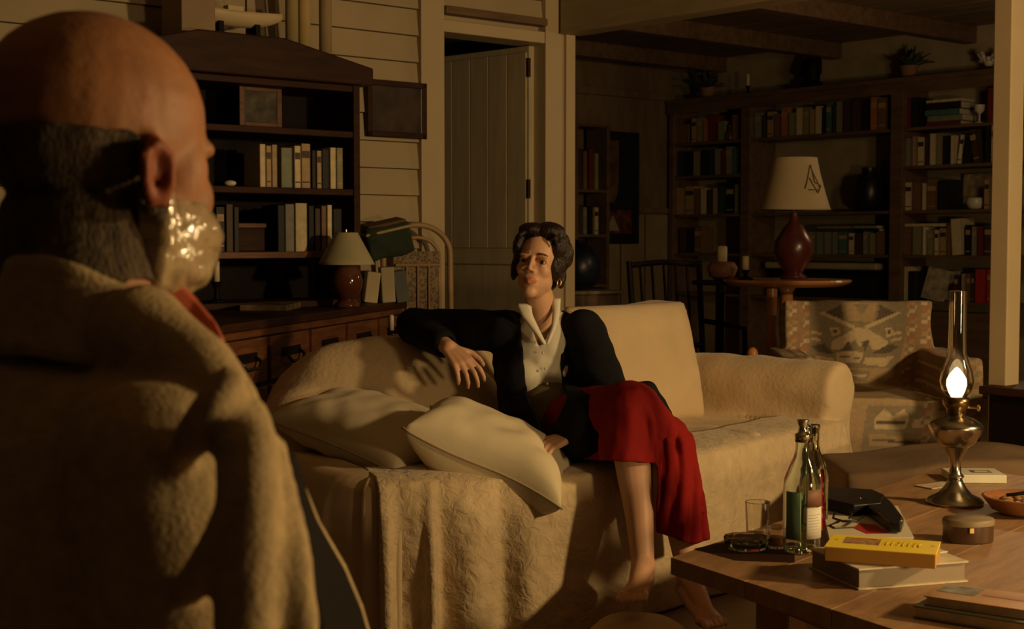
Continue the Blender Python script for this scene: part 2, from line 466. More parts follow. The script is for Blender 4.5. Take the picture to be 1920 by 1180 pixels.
def shelf_books(M, rz, p0, n, zs, items, where, group, depth=0.16, scale=1.0):
    """items: (px0, px1, height_m, colour[, tilt]) -- spine plane through p0 with normal n"""
    Mi = M.inverted()
    for i, it in enumerate(items):
        a = HIT(it[0], 300, p0, n); b = HIT(it[1], 300, p0, n)
        xa = (Mi @ a).x; xb = (Mi @ b).x
        wd = max(0.008, (xb - xa) - 0.001); h = it[2]; tilt = it[4] if len(it) > 4 else 0.0
        yl = (Mi @ V(p0)).y
        mb, ms = book_mesh(wd, h, depth, it[3])
        o = mb.build('book', ms)
        lift = abs(math.sin(tilt)) * wd / 2
        loc = M @ V(((xa + xb) / 2 + math.sin(tilt) * h * 0.0, yl + depth / 2, zs + lift + 0.0005))
        o.location = loc; o.rotation_euler = (0, tilt, rz)
        th = 'thin' if wd < 0.024 else ('thick' if wd > 0.05 else 'upright')
        if tilt: th = 'leaning'
        single(o, '%s %s book, %s %s' % (th, it[3], ORD[i], where), 'book', group)

# ------------------------------------------------------------------ wall bookcase in the alcove
bc = thing('bookcase', 'wide brown built-in bookcase across the back wall with three bays', 'bookcase', L0, RB)
ZS = [0.686, 0.997, 1.30, 1.60, 1.86, 2.165]
S1, S2, S3 = 0.80, 2.13, 3.25
for x, wd in ((0.02, 0.05), (S1 - 0.04, 0.09), (S2 - 0.04, 0.10), (S3, 0.06)):
    MB().b2((x, -0.012, 0), (x + wd, 0.29, 2.2)).build('upright', wood_shelf, bc, bevel=0.004)
for (x0, x1, zz) in ((0.07, S1 - 0.04, (0.686, 0.997, 1.30, 1.60, 1.86)), (S1 + 0.05, S2 - 0.04, (0.686, 0.997, 1.30, 1.86)), (S2 + 0.06, S3, (0.686, 0.997, 1.30, 1.60, 1.86))):
    for z in zz: MB().b2((x0, 0.0, z - 0.022), (x1, 0.28, z)).build('shelf', wood_shelf, bc, bevel=0.003)
MB().b2((0.0, -0.03, 2.165), (S3 + 0.08, 0.29, 2.20)).build('top_board', wood_shelf, bc, bevel=0.004)
MB().b2((0.0, -0.02, 2.09), (S3 + 0.08, -0.012, 2.165)).build('fascia', wood_shelf, bc, bevel=0.003)
MB().b2((S2 + 0.10, -0.018, 0.08), (S3 - 0.30, 0.0, 0.62)).build('cupboard_door', wood_shelf, bc, bevel=0.004)
MB().b2((0.02, 0.0, 0.0), (S3, 0.02, 0.08)).build('plinth', wood_shelf, bc)
FP = BW @ V((0, 0.03, 0)); FN = (BW.to_3x3() @ V((0, 1, 0)))
W1 = 'left bay of wall bookcase'; W2 = 'middle bay of wall bookcase'; W3 = 'right bay of wall bookcase'
def rowb(z, items, where, g, depth=0.16): shelf_books(BW, RB, FP, FN, z, items, where, g, depth)
# left bay
rowb(1.86, [(1268, 1290, .15, 'brown'), (1296, 1305, .19, 'tan'), (1307, 1316, .19, 'olive'), (1318, 1326, .18, 'orange'), (1328, 1341, .20, 'dark red'),
            (1345, 1357, .15, 'grey green'), (1372, 1383, .19, 'brown')], 'on top shelf, ' + W1, 'books on the left bay top shelf')
rowb(1.60, [(1270, 1282, .2, 'dark blue'), (1284, 1296, .19, 'black'), (1300, 1311, .19, 'olive'), (1314, 1326, .2, 'black'), (1328, 1338, .2, 'dark blue'),
            (1340, 1350, .2, 'grey'), (1352, 1358, .19, 'dark red'), (1361, 1372, .21, 'grey green'), (1374, 1382, .2, 'teal')], 'on second shelf, ' + W1, 'books on the left bay second shelf')
rowb(1.30, [(1268, 1283, .21, 'tan'), (1285, 1301, .22, 'tan'), (1303, 1312, .2, 'brown'), (1314, 1324, .2, 'cream'), (1326, 1334, .19, 'dark brown'),
            (1337, 1344, .2, 'tan'), (1347, 1360, .21, 'dark green'), (1362, 1376, .22, 'black'), (1378, 1386, .22, 'olive')], 'on third shelf, ' + W1, 'books on the left bay third shelf')
rowb(0.997, [(1275, 1288, .2, 'dark brown'), (1290, 1301, .19, 'black'), (1303, 1314, .2, 'brown')], 'on fourth shelf, ' + W1, 'books on the left bay fourth shelf')
# middle bay
rowb(1.86, [(1414, 1426, .19, 'grey green'), (1429, 1437, .17, 'dark brown'), (1438, 1449, .19, 'tan'), (1451, 1462, .17, 'brown'), (1464, 1475, .21, 'orange'),
            (1478, 1489, .17, 'olive'), (1492, 1504, .20, 'cream'), (1505, 1516, .20, 'olive'), (1517, 1527, .18, 'tan'), (1528, 1538, .20, 'cream'), (1541, 1547, .19, 'black'),
            (1548, 1557, .22, 'teal'), (1560, 1566, .2, 'dark green'), (1567, 1577, .22, 'grey'), (1580, 1593, .22, 'dark brown'), (1596, 1612, .22, 'dark brown'), (1615, 1628, .21, 'black'),
            (1631, 1643, .23, 'orange'), (1645, 1660, .22, 'brown')], 'on top shelf, ' + W2, 'books on the middle bay top shelf')
rowb(0.997, [(1516, 1530, .16, 'grey'), (1532, 1545, .16, 'grey green'), (1547, 1560, .16, 'grey'), (1562, 1572, .16, 'grey green'), (1574, 1590, .16, 'teal'), (1593, 1602, .15, 'cream'),
             (1605, 1618, .15, 'dark brown'), (1620, 1629, .16, 'grey'), (1632, 1642, .15, 'olive'), (1645, 1656, .16, 'brown')], 'on fourth shelf, ' + W2, 'books on the middle bay fourth shelf')
# right bay
rowb(1.60, [(1697, 1708, .19, 'grey'), (1710, 1718, .2, 'tan'), (1720, 1732, .19, 'cream'), (1734, 1741, .2, 'dark brown'), (1743, 1754, .21, 'cream'), (1756, 1766, .21, 'olive'),
            (1768, 1780, .19, 'black'), (1782, 1790, .19, 'cream'), (1794, 1802, .19, 'white', 0.14), (1804, 1822, .2, 'black'), (1826, 1838, .22, 'dark brown', -0.2), (1846, 1856, .24, 'black'), (1858, 1868, .24, 'cream'), (1870, 1878, .23, 'olive')], 'on second shelf, ' + W3, 'books on the right bay second shelf')
rowb(1.30, [(1695, 1710, .19, 'cream'), (1712, 1728, .19, 'brown'), (1730, 1737, .18, 'cream'), (1739, 1756, .19, 'brown'), (1760, 1782, .20, 'black'),
            (1846, 1856, .19, 'tan'), (1858, 1866, .2, 'olive'), (1868, 1879, .21, 'grey green')], 'on third shelf, ' + W3, 'books on the right bay third shelf')
rowb(0.997, [(1695, 1711, .19, 'brown'), (1713, 1730, .19, 'olive'), (1732, 1738, .19, 'white'), (1740, 1752, .17, 'olive'), (1754, 1762, .17, 'cream'), (1764, 1776, .18, 'tan'), (1778, 1785, .2, 'brown'),
             (1788, 1808, .24, 'cream', -0.07), (1812, 1822, .2, 'black'), (1824, 1833, .19, 'grey'), (1835, 1846, .19, 'dark red'), (1848, 1862, .2, 'dark brown'), (1866, 1874, .19, 'tan', 0.2)], 'on fourth shelf, ' + W3, 'books on the right bay fourth shelf')
rowb(0.686, [(1691, 1704, .23, 'cream'), (1707, 1716, .2, 'black'), (1792, 1800, .18, 'dark brown'), (1806, 1813, .19, 'tan'), (1815, 1823, .19, 'brown'), (1825, 1830, .19, 'dark brown'), (1832, 1852, .22, 'red'), (1854, 1862, .22, 'red'), (1864, 1870, .2, 'white')],
     'on fifth shelf, ' + W3, 'books on the right bay fifth shelf')
rowb(1.86, [(1692, 1706, .2, 'dark red'), (1708, 1722, .2, 'black'), (1850, 1861, .22, 'dark red'), (1863, 1880, .24, 'red')], 'on top shelf, ' + W3, 'books on the right bay top shelf')
# lying piles
def flat_stack(px0, px1, z, items, where, cols_lab, p0=FP, n=FN, M=BW, rz=RB, dep=0.17):
    Mi = M.inverted(); xa = (Mi @ HIT(px0, 300, p0, n)).x; xb = (Mi @ HIT(px1, 300, p0, n)).x
    yl = (Mi @ V(p0)).y; pos = ['bottom', 'second', 'third', 'fourth', 'fifth']
    for i, (h, c, dx) in enumerate(items):
        L = (xb - xa); mb = MB(); t = 0.003
        mb.b2((-L / 2, -dep / 2, 0), (L / 2, dep / 2, t)).b2((-L / 2, -dep / 2, h - t), (L / 2, dep / 2, h)).b2((-L / 2, -dep / 2, 0), (L / 2, -dep / 2 + t, h))
        mb.cur = 1; mb.b2((-L / 2 + 0.004, -dep / 2 + t, t), (L / 2 - 0.004, dep / 2 - 0.004, h - t))
        o = mb.build('book', [bmat(c), paper_cream])
        o.location = M @ V(((xa + xb) / 2 + dx, yl + dep / 2, z)); o.rotation_euler = (0, 0, rz)
        single(o, '%s book lying flat, %s of the %s' % (c, pos[i], where), 'book', cols_lab)
        z += h + 0.0005
flat_stack(1735, 1800, 1.86, [(0.028, 'dark red', 0), (0.04, 'grey green', 0.01), (0.04, 'teal', -0.01), (0.045, 'black', 0), (0.02, 'cream', 0.0)], 'flat pile on right bay top shelf', 'flat pile on the right bay top shelf')
flat_stack(1697, 1765, 0.997 + 0.192, [(0.022, 'cream', 0)], 'row on right bay fourth shelf', None)
flat_stack(1530, 1600, 0.997 + 0.162, [(0.02, 'dark brown', 0), (0.018, 'grey', 0.02)], 'loose pile on middle bay fourth shelf', None)
flat_stack(1600, 1650, 0.997 + 0.162, [(0.02, 'black', 0), (0.02, 'olive', -0.02)], 'small pile on middle bay fourth shelf', None)
# leaning picture cards and boxes on the shelves
def bp(px, z, y=0.1): # point inside the bookcase
    q = (BW.inverted() @ HIT(px, 300, FP, FN)); return BW @ V((q.x, y, z))
def card(name, px, z, wd, hh, c, label, cat, y=0.12, lean=-0.15, tilt=0.0, thick=0.006):
    o = MB().b2((-wd / 2, -thick / 2, 0), (wd / 2, thick / 2, hh)).build(name, mat(name + ' print ' + label[:9], c, 0.6, var=0.3, scale=18), bevel=0.001)
    o.location = bp(px, z, y) + V((0, 0, 0.001)); o.rotation_euler = (lean, tilt, RB)
    return single(o, label, cat)
card('postcard', 1845, 1.865, 0.16, 0.22, (0.45, 0.34, 0.19), 'tan card propped beside the red book, top shelf of right bay', 'card', y=0.16)
card('postcard', 1806, 1.305, 0.24, 0.24, (0.42, 0.31, 0.17), 'large tan picture card standing on third shelf of right bay', 'card', y=0.20)
card('envelope', 1740, 0.69, 0.18, 0.22, (0.58, 0.5, 0.32), 'pale folder leaning left on fifth shelf of right bay', 'folder', y=0.10, tilt=0.2)
card('envelope', 1765, 0.69, 0.14, 0.20, (0.50, 0.42, 0.27), 'pale folder standing right of the leaning one on the fifth shelf', 'folder', y=0.14)
card('picture_card', 1640, 1.305, 0.17, 0.36, (0.20, 0.12, 0.08), 'tall dark card at right end of the lamp niche', 'card', y=0.18)
card('picture_card', 1600, 1.305, 0.22, 0.26, (0.05, 0.04, 0.045), 'dark square picture leaning in the niche behind the shaded lamp', 'picture', y=0.2)
# small vessels on the shelves
def vessel(name, loc, prof, m, label, cat, seg=18, sx=1.0):
    o = MB().lathe(prof, seg).build(name, m, smooth=True); o.location = loc
    return single(o, label, cat)
white_gl = mat('white glaze', (0.72, 0.66, 0.52), 0.3)
vessel('teapot_bowl', bp(1820, 1.30, 0.10), [(0.025, 0), (0.05, 0.01), (0.065, 0.045), (0.055, 0.075), (0.04, 0.08), (0.05, 0.06), (0.02, 0.015), (0, 0.012)], white_gl, 'small white bowl on third shelf of right bay', 'bowl')
vessel('goblet', bp(1832, 1.86, 0.05), [(0.03, 0), (0.028, 0.005), (0.006, 0.012), (0.006, 0.06), (0.03, 0.08), (0.034, 0.12), (0.03, 0.12), (0.02, 0.085), (0, 0.08)], white_gl, 'pale stemmed cup on top shelf of right bay', 'cup')
vessel('ornament', bp(1365, 1.86, 0.05), [(0.02, 0), (0.035, 0.01), (0.03, 0.06), (0.012, 0.09), (0.02, 0.11), (0.0, 0.13)], mat('bronze', (0.3, 0.17, 0.07), 0.3, metal=0.8), 'small bronze ornament on left bay top shelf', 'ornament')
vessel('dark_vase', bp(1622, 1.305, 0.08), [(0.05, 0), (0.09, 0.03), (0.11, 0.12), (0.09, 0.22), (0.05, 0.27), (0.055, 0.30), (0.045, 0.30), (0.04, 0.27), (0, 0.02)], black_pl, 'black vase in the niche right of the shaded lamp', 'vase')
# things on top of the bookcase
TOPZ = 2.2005
def plant(name, loc, h, r, n, col, label, pot=True, seed=1):
    rnd = random.Random(seed)
    t = thing(name, label, 'plant', loc)
    if pot: MB().lathe([(0.045, 0), (0.06, 0.07), (0.065, 0.09), (0.055, 0.09), (0.05, 0.07), (0, 0.06)], 16).build('pot', mat('clay pot', (0.30, 0.16, 0.08), 0.7), t, smooth=True)
    for i in range(n):
        a = rnd.uniform(0, 2 * PI); b = rnd.uniform(0.15, 1.2); ln = h * rnd.uniform(0.6, 1.0)
        d = V((math.cos(a) * math.sin(b), math.sin(a) * math.sin(b), math.cos(b)))
        sd = d.cross(V((0, 0, 1))).normalized()
        q0 = V((0, 0, 0.06)); pts = []
        def fn(u, v, d=d, sd=sd, ln=ln, q0=q0):
            p = q0 + d * (ln * v) - V((0, 0, 1)) * (0.35 * ln * v * v * math.sin(b))
            return p + sd * ((u - 0.5) * 2 * r * math.sin(PI * min(1, v * 0.93 + 0.05))) + V((0, 0, 0.3 * r * abs(u - 0.5)))
        MB().grid(fn, 2, 5).build('leaf', mat(name + ' leaf', col, 0.6), t, smooth=True, solid=0.001)
    return t
plant('potted_plant', bp(1315, TOPZ, 0.1), 0.24, 0.03, 16, (0.04, 0.05, 0.02), 'dark leafy plant in pot on bookcase top at left', seed=3)
plant('potted_plant', bp(1688, TOPZ, 0.12), 0.22, 0.028, 16, (0.05, 0.035, 0.02), 'dark plant in clay pot on bookcase top above middle upright', seed=4)
# dark carved figure
fg = thing('carved_figure', 'dark carved wooden figure standing on bookcase top', 'figure', bp(1510, TOPZ, 0.1), RB)
MB().b2((-0.06, -0.05, 0), (0.06, 0.05, 0.05)).build('plinth', wood_black, fg, bevel=0.005)
m_ = MB(); m_.limb([(0, 0, 0.05), (0, 0, 0.16), (0, 0, 0.22)], [0.055, 0.065, 0.045]).ell((0, 0, 0.28), (0.045, 0.045, 0.055)).limb([(0.06, 0, 0.2), (0.08, -0.02, 0.11)], [0.02, 0.018]).limb([(-0.06, 0, 0.2), (-0.08, -0.02, 0.11)], [0.02, 0.018])
put(remesh(m_, 0.008, 3), 'figure_body', wood_black, fg, world=False)
# white shell ornament
sh = thing('shell_ornament', 'pale coral ornament on bookcase top at far right', 'ornament', bp(1840, TOPZ, 0.1), RB)
MB().lathe([(0.04, 0), (0.045, 0.015), (0.02, 0.03), (0, 0.03)], 14).build('base', wood_dark, sh, smooth=True)
rnd = random.Random(5)
for i in range(9):
    a = i * 0.7; MB().limb([(0, 0, 0.03), (0.035 * math.cos(a), 0.02 * math.sin(a), 0.07), (0.07 * math.cos(a), 0.03 * math.sin(a), 0.09 + 0.03 * math.sin(a * 2))], [0.014, 0.012, 0.016], seg=8).build('coral_branch', white_gl, sh, smooth=True)
def candle(loc, h, r, holder_h, label, wax=(0.78, 0.66, 0.42), hm=None):
    t = thing('candle_holder', label, 'candle', loc)
    MB().lathe([(0.035, 0), (0.034, 0.006), (0.012, 0.014), (0.009, holder_h * 0.5), (0.014, holder_h * 0.8), (0.022, holder_h), (0.0, holder_h)], 16).build('holder', hm or wood_black, t, smooth=True)
    c = MB().lathe([(r, holder_h), (r, holder_h + h - 0.003), (r * 0.8, holder_h + h), (0, holder_h + h - 0.002)], 16).build('candle', mat('ivory wax', wax, 0.4, sss=0.0), t, smooth=True)
    MB().tube([(0, 0, holder_h + h - 0.003), (0.001, 0, holder_h + h + 0.01)], 0.0012, 6).build('wick', black_pl, c)
    return t
candle(bp(1398, TOPZ, 0.05), 0.09, 0.012, 0.06, 'thin ivory candle in dark holder on bookcase top')
# boxes on lower middle shelf, pale drawer-like board
bx = thing('storage_box', 'long dark box under the pale shelf board of middle bay', 'box', BW @ V((1.50, 0.14, 0.686)), RB)
MB().b2((-0.45, -0.11, 0), (0.45, 0.11, 0.17)).build('box_body', black_pl, bx, bevel=0.01)
MB().b2((-0.46, -0.12, 0.17), (0.46, 0.12, 0.20)).build('box_lid', wood_black, bx, bevel=0.008)
o = MB().b2((-0.50, -0.03, 0), (0.50, 0.2, 0.05)).build('folded_cloth', mat('pale folded cloth', (0.42, 0.34, 0.20), 0.9), bevel=0.018, seg=4)
o.location = BW @ V((1.46, 0.06, 0.8865)); o.rotation_euler = (0, 0, RB); single(o, 'pale folded cloth lying on the dark storage box in middle bay', 'cloth')

# ------------------------------------------------------------------ poster wall
PWn = pw.to_3x3() @ V((0, 1, 0)); PWp = pw @ V((0, -0.01, 0))
ps = thing('framed_poster', 'tall dark framed poster with two picture panels on back wall', 'picture', pw @ V(((pw.inverted() @ HIT(1147, 300, PWp, PWn)).x, -0.012, 1.50)), ANG)
MB().b2((-0.26, -0.012, -0.41), (0.26, 0.0, 0.41)).build('backing', mat('poster black', (0.012, 0.016, 0.022), 0.4), ps)
for lo, hi in (((-0.28, -0.02, -0.43), (-0.26, 0.005, 0.43)), ((0.26, -0.02, -0.43), (0.28, 0.005, 0.43)), ((-0.28, -0.02, 0.41), (0.28, 0.005, 0.43)), ((-0.28, -0.02, -0.43), (0.28, 0.005, -0.41))):
    MB().b2(lo, hi).build('frame_strip', black_pl, ps, bevel=0.003)
brownp = mat('poster brown print', (0.18, 0.10, 0.055), 0.5, scale=9, var=0.4)
MB().add([(x, -0.014, z) for x, z in ((-0.24, 0.36), (0.06, 0.36), (0.06, 0.0), (0.02, -0.12), (-0.10, -0.10), (-0.10, 0.05), (-0.22, 0.18))] + [(x, -0.012, z) for x, z in ((-0.24, 0.36), (0.06, 0.36), (0.06, 0.0), (0.02, -0.12), (-0.10, -0.10), (-0.10, 0.05), (-0.22, 0.18))],
         [list(range(7)), list(range(7, 14))]).build('picture_print', brownp, ps)
MB().b2((-0.16, -0.014, -0.35), (0.20, -0.012, -0.17)).build('picture_print', mat('poster red print', (0.22, 0.06, 0.035), 0.5, scale=14, var=0.45), ps)
MB().add([(-0.08, -0.0155, -0.33), (0.07, -0.0155, -0.33), (0.0, -0.0155, -0.21), (-0.08, -0.0142, -0.33), (0.07, -0.0142, -0.33), (0.0, -0.0142, -0.21)], [(0, 1, 2), (3, 5, 4)]).build('picture_print', mat('poster pale print', (0.32, 0.27, 0.17), 0.5), ps)
# narrow shelf unit left of the poster
nb = pw @ V(((pw.inverted() @ HIT(1076, 300, PWp, PWn)).x, -0.02, 0))
ns = thing('narrow_bookcase', 'narrow dark bookcase between the corner post and the poster', 'bookcase', nb, ANG)
MB().b2((-0.20, -0.22, 0), (-0.17, 0, 1.95)).build('side_panel', wood_shelf, ns); MB().b2((0.12, -0.22, 0), (0.15, 0, 1.95)).build('side_panel', wood_shelf, ns)
for z in (0.3, 0.75, 1.12, 1.45, 1.93): MB().b2((-0.17, -0.215, z), (0.12, 0, z + 0.02)).build('shelf', wood_shelf, ns)
nM = Matrix.Translation(nb) @ Matrix.Rotation(ANG, 4, 'Z')
for z, lst, wh in ((1.1405, ((1.0, .22, 'dark brown'), (1, .2, 'grey'), (1, .21, 'black'), (1, .2, 'cream')), 'second'), (1.4705, ((1, .3, 'dark brown'), (1, .28, 'brown'), (1, .3, 'dark red'), (1, .27, 'olive')), 'top')):
    x = -0.15
    for i, (q, h, c) in enumerate(lst):
        mb, ms = book_mesh(0.04, h, 0.16, c); o = mb.build('book', ms); o.location = nM @ V((x + 0.02, -0.11, z)); o.rotation_euler = (0, 0, ANG); x += 0.058
        single(o, '%s book, %s, %s shelf of narrow bookcase beside the poster' % (c, ORD[i], wh), 'book', 'books in the narrow bookcase')

# ------------------------------------------------------------------ hutch against the left wall
HX = -1.86
hu = thing('hutch', 'tall dark wooden hutch with open shelves and gabled cornice', 'cabinet', WL @ V((HX, -0.02, 0)), ANG)
HW = 0.49
MB().b2((-HW, -0.32, 0.0), (-HW + 0.03, 0, 1.74)).build('side_panel', wood_dark, hu, bevel=0.003)
MB().b2((HW - 0.03, -0.32, 0.0), (HW, 0, 1.74)).build('side_panel', wood_dark, hu, bevel=0.003)
MB().b2((-HW + 0.03, -0.02, 0.0), (HW - 0.03, 0, 1.74)).build('back_panel', wood_black, hu)
for z, m in ((1.054, wood_red), (1.304, wood_dark), (1.536, wood_dark), (1.72, wood_dark), (0.86, wood_dark)):
    MB().b2((-HW + 0.03, -0.315, z - 0.026), (HW - 0.03, -0.02, z)).build('shelf', m, hu, bevel=0.003)
MB().b2((-HW + 0.03, -0.312, 0.05), (0, -0.29, 0.83)).build('door', wood_dark, hu, bevel=0.004)
MB().b2((0.002, -0.312, 0.05), (HW - 0.03, -0.29, 0.83)).build('door', wood_dark, hu, bevel=0.004)
mb = MB(); poly = [(-HW - 0.03, 1.72), (HW + 0.04, 1.72), (HW + 0.04, 1.79), (0.12, 1.875), (-0.25, 1.875), (-HW - 0.03, 1.81)]
n = len(poly); mb.add([(x, -0.36, z) for x, z in poly] + [(x, 0.0, z) for x, z in poly], [list(range(n)), list(range(n, 2 * n))[::-1]] + [(i, (i + 1) % n, (i + 1) % n + n, i + n) for i in range(n)])
mb.build('cornice', wood_dark, hu, bevel=0.006)
HM = Matrix.Translation(hu.location) @ Matrix.Rotation(ANG, 4, 'Z')
HP = HM @ V((0, -0.29, 0)); HN = HM.to_3x3() @ V((0, 1, 0))
shelf_books(HM, ANG, HP, HN, 1.304, [(487, 498, .165, 'cream'), (499, 509, .16, 'tan'), (510, 520, .165, 'tan'), (527, 548, .155, 'grey green'), (552, 564, .165, 'cream'), (565, 582, .175, 'tan'),
                               (585, 592, .15, 'black'), (594, 603, .15, 'tan'), (604, 617, .155, 'black'), (619, 630, .165, 'cream'), (631, 643, .165, 'olive')], 'on second hutch shelf', 'books on the second hutch shelf', 0.12)
shelf_books(HM, ANG, HP, HN, 1.054, [(404, 420, .17, 'black'), (423, 436, .18, 'dark brown'), (438, 447, .17, 'black'), (520, 533, .18, 'black'), (534, 551, .185, 'grey'), (553, 575, .19, 'cream'), (578, 588, .18, 'black'), (590, 600, .17, 'dark brown'), (602, 611, .18, 'brown'), (613, 622, .185, 'cream'), (624, 640, .17, 'black')],
            'on third hutch shelf', 'books on the third hutch shelf', 0.12)
def hp(px, z, y=-0.2):
    q = HM.inverted() @ HIT(px, 300, HP, HN); return HM @ V((q.x, y, z))
fr = thing('framed_picture', 'small dim picture in wooden frame on top shelf of hutch', 'picture', hp(508, 1.537, -0.22), ANG)
FW, FH = 0.095, 0.165
for lo, hi in (((-FW, 0, 0), (-FW + 0.022, 0.012, FH)), ((FW - 0.022, 0, 0), (FW, 0.012, FH)), ((-FW + 0.022, 0, FH - 0.022), (FW - 0.022, 0.012, FH)), ((-FW + 0.022, 0, 0), (FW - 0.022, 0.012, 0.022))):
    MB().b2(lo, hi).build('frame_strip', wood_red, fr, bevel=0.002)
MB().b2((-FW + 0.02, 0.004, 0.02), (FW - 0.02, 0.01, FH - 0.02)).build('picture_print', mat('dim print', (0.10, 0.075, 0.05), 0.3, scale=20, var=0.4), fr)
o = MB().ell((0, 0, 0.012), (0.024, 0.018, 0.012)).build('shell', white_gl, smooth=True); o.location = hp(436, 1.304, -0.27); single(o, 'small pale shell at left of second hutch shelf', 'shell')
ch = thing('wooden_box', 'small dark carved box on third hutch shelf', 'box', hp(478, 1.055, -0.2), ANG)
MB().b2((-0.06, -0.06, 0), (0.06, 0.06, 0.09)).build('box_body', wood_dark, ch, bevel=0.004); MB().b2((-0.065, -0.065, 0.09), (0.065, 0.065, 0.11)).build('box_lid', wood_red, ch, bevel=0.004)
candle(hp(411, 0.861, -0.26), 0.078, 0.012, 0.08, 'ivory candle in dark holder in hutch niche')
# on top of the hutch: model boat, carton, rolled charts
bt = thing('model_boat', 'cream model boat hull on dark cradle atop the hutch', 'model boat', hp(470, 1.876, -0.18), ANG)
mb = MB()
def hull(u, v):
    x = (u - 0.5) * 0.44; prof = (1 - abs(2 * u - 1) ** 3.0) ; a = (v - 0.5) * PI
    wdt = 0.05 * prof + 0.001; dp = 0.055 * (0.35 + 0.65 * prof)
    return V((x * (1 + 0.0), math.sin(a) * wdt, 0.105 + 0.016 * (2 * u - 1) ** 2 - math.cos(a) * dp))
mb.grid(hull, 24, 12); mb.build('hull', mat('boat cream paint', (0.62, 0.48, 0.28), 0.5), bt, smooth=True, solid=0.004)
mb = MB(); mb.grid(lambda u, v: V(((u - 0.5) * 0.42, (v - 0.5) * 0.094 * (1 - abs(2 * u - 1) ** 3.0), 0.098 + 0.014 * (2 * u - 1) ** 2)), 20, 4); mb.build('deck', wood_shelf, bt, solid=0.003)
MB().b2((-0.04, -0.02, 0.10), (0.03, 0.02, 0.13)).build('cabin', mat('boat cream paint', (0.6, 0.48, 0.3), 0.5), bt, bevel=0.003)
MB().tube([(0.05, 0, 0.1), (0.05, 0, 0.42)], 0.004, 8).build('mast', wood_dark, bt)
MB().b2((-0.12, -0.035, 0.0), (0.12, 0.035, 0.018)).build('cradle_base', wood_black, bt, bevel=0.003)
for x in (-0.08, 0.08): MB().b2((x - 0.01, -0.04, 0.018), (x + 0.01, 0.04, 0.062)).build('cradle_rib', wood_black, bt)
o = MB().b2((-0.07, -0.08, 0), (0.07, 0.08, 0.26)).build('carton', mat('tan card', (0.30, 0.21, 0.12), 0.7), bevel=0.003); o.location = hp(378, 1.815, -0.2); o.rotation_euler = (0, 0, ANG); single(o, 'plain tan carton on hutch top left of the boat', 'box')
for i, (px, c, hgt, lb) in enumerate(((577, (0.36, 0.27, 0.12), 0.3, 'olive tan rolled chart nearest the boat, standing on hutch top'), (600, (0.50, 0.36, 0.15), 0.34, 'middle yellowish rolled chart standing on hutch top'), (640, (0.34, 0.25, 0.13), 0.3, 'brownish rolled chart at right end of hutch top'))):
    o = MB().lathe([(0.026, 0), (0.026, hgt), (0.018, hgt), (0.018, 0.01)], 18).build('rolled_chart', mat('chart %d' % i, c, 0.7), smooth=True)
    o.location = hp(px, 1.846 - (0, 0.012, 0.036)[i], -0.28 + 0.10); o.location.z = HM.translation.z + (1.851, 1.838, 1.816)[i]; single(o, lb, 'paper roll')
# dark plaque on the siding
wq = WL @ V((0, -0.016, 0)); wn = WL.to_3x3() @ V((0, 1, 0))
p1 = WL.inverted() @ HIT(684, 148, wq, wn); p2 = WL.inverted() @ HIT(795, 262, wq, wn)
pl = thing('wall_plaque', 'dark square framed panel hanging on the siding beside the hutch', 'picture', WL @ V(((p1.x + p2.x) / 2, -0.016, (p1.z + p2.z) / 2)), ANG)
hw, hh = (p2.x - p1.x) / 2, (p1.z - p2.z) / 2
MB().b2((-hw, -0.012, -hh), (hw, 0, hh)).build('panel', mat('dark panel picture', (0.05, 0.024, 0.014), 0.6, scale=12, var=0.4), pl)
for lo, hi in (((-hw, -0.025, -hh), (-hw + 0.025, 0, hh)), ((hw - 0.025, -0.025, -hh), (hw, 0, hh)), ((-hw, -0.025, hh - 0.025), (hw, 0, hh)), ((-hw, -0.025, -hh), (hw, 0, -hh + 0.025))):
    MB().b2(lo, hi).build('frame_strip', wood_dark, pl, bevel=0.003)

# ------------------------------------------------------------------ sideboard with drawers
F1 = V((-0.92, 4.47, 0)); F2 = V((-0.455, 6.34, 0)); dv = (F2 - F1); SL = dv.length; srz = math.atan2(dv.y, dv.x)
sb = thing('sideboard', 'red-brown wooden sideboard with drawers behind the sofa', 'sideboard', F1, srz)
# local: x along the front, y to the back
ST = 0.835
_sm = Matrix.Translation(F1) @ Matrix.Rotation(srz, 4, 'Z')
def sbp(p): q = _sm.inverted() @ V((p[0], p[1], 0)); return (q.x, q.y)
_wq = WL @ V((-1.30, -0.03, 0)); _wr = WL @ V((-0.92, -0.03, 0))
SBP = [(SL, 0), sbp(_wr), sbp(_wq), sbp((-0.60, 5.86)), sbp((-1.33, 5.235)), sbp((-1.33, 4.62)), (0, 0)]
SBP2 = [(x, y + (0.012 if y < 0.01 else -0.004)) for x, y in SBP]
SD = 0.30
MB().prism([(x, y - (0.02 if y < 0.01 else 0)) for x, y in SBP][::-1], ST - 0.03, ST).build('top', wood_dark, sb, bevel=0.006)
MB().prism(SBP2[::-1], 0.10, ST - 0.03).build('carcass', wood_dark, sb)
MB().b2((0, 0.0, ST - 0.055), (SL, 0.012, ST - 0.03)).build('rail', wood_red, sb)
nd = 5
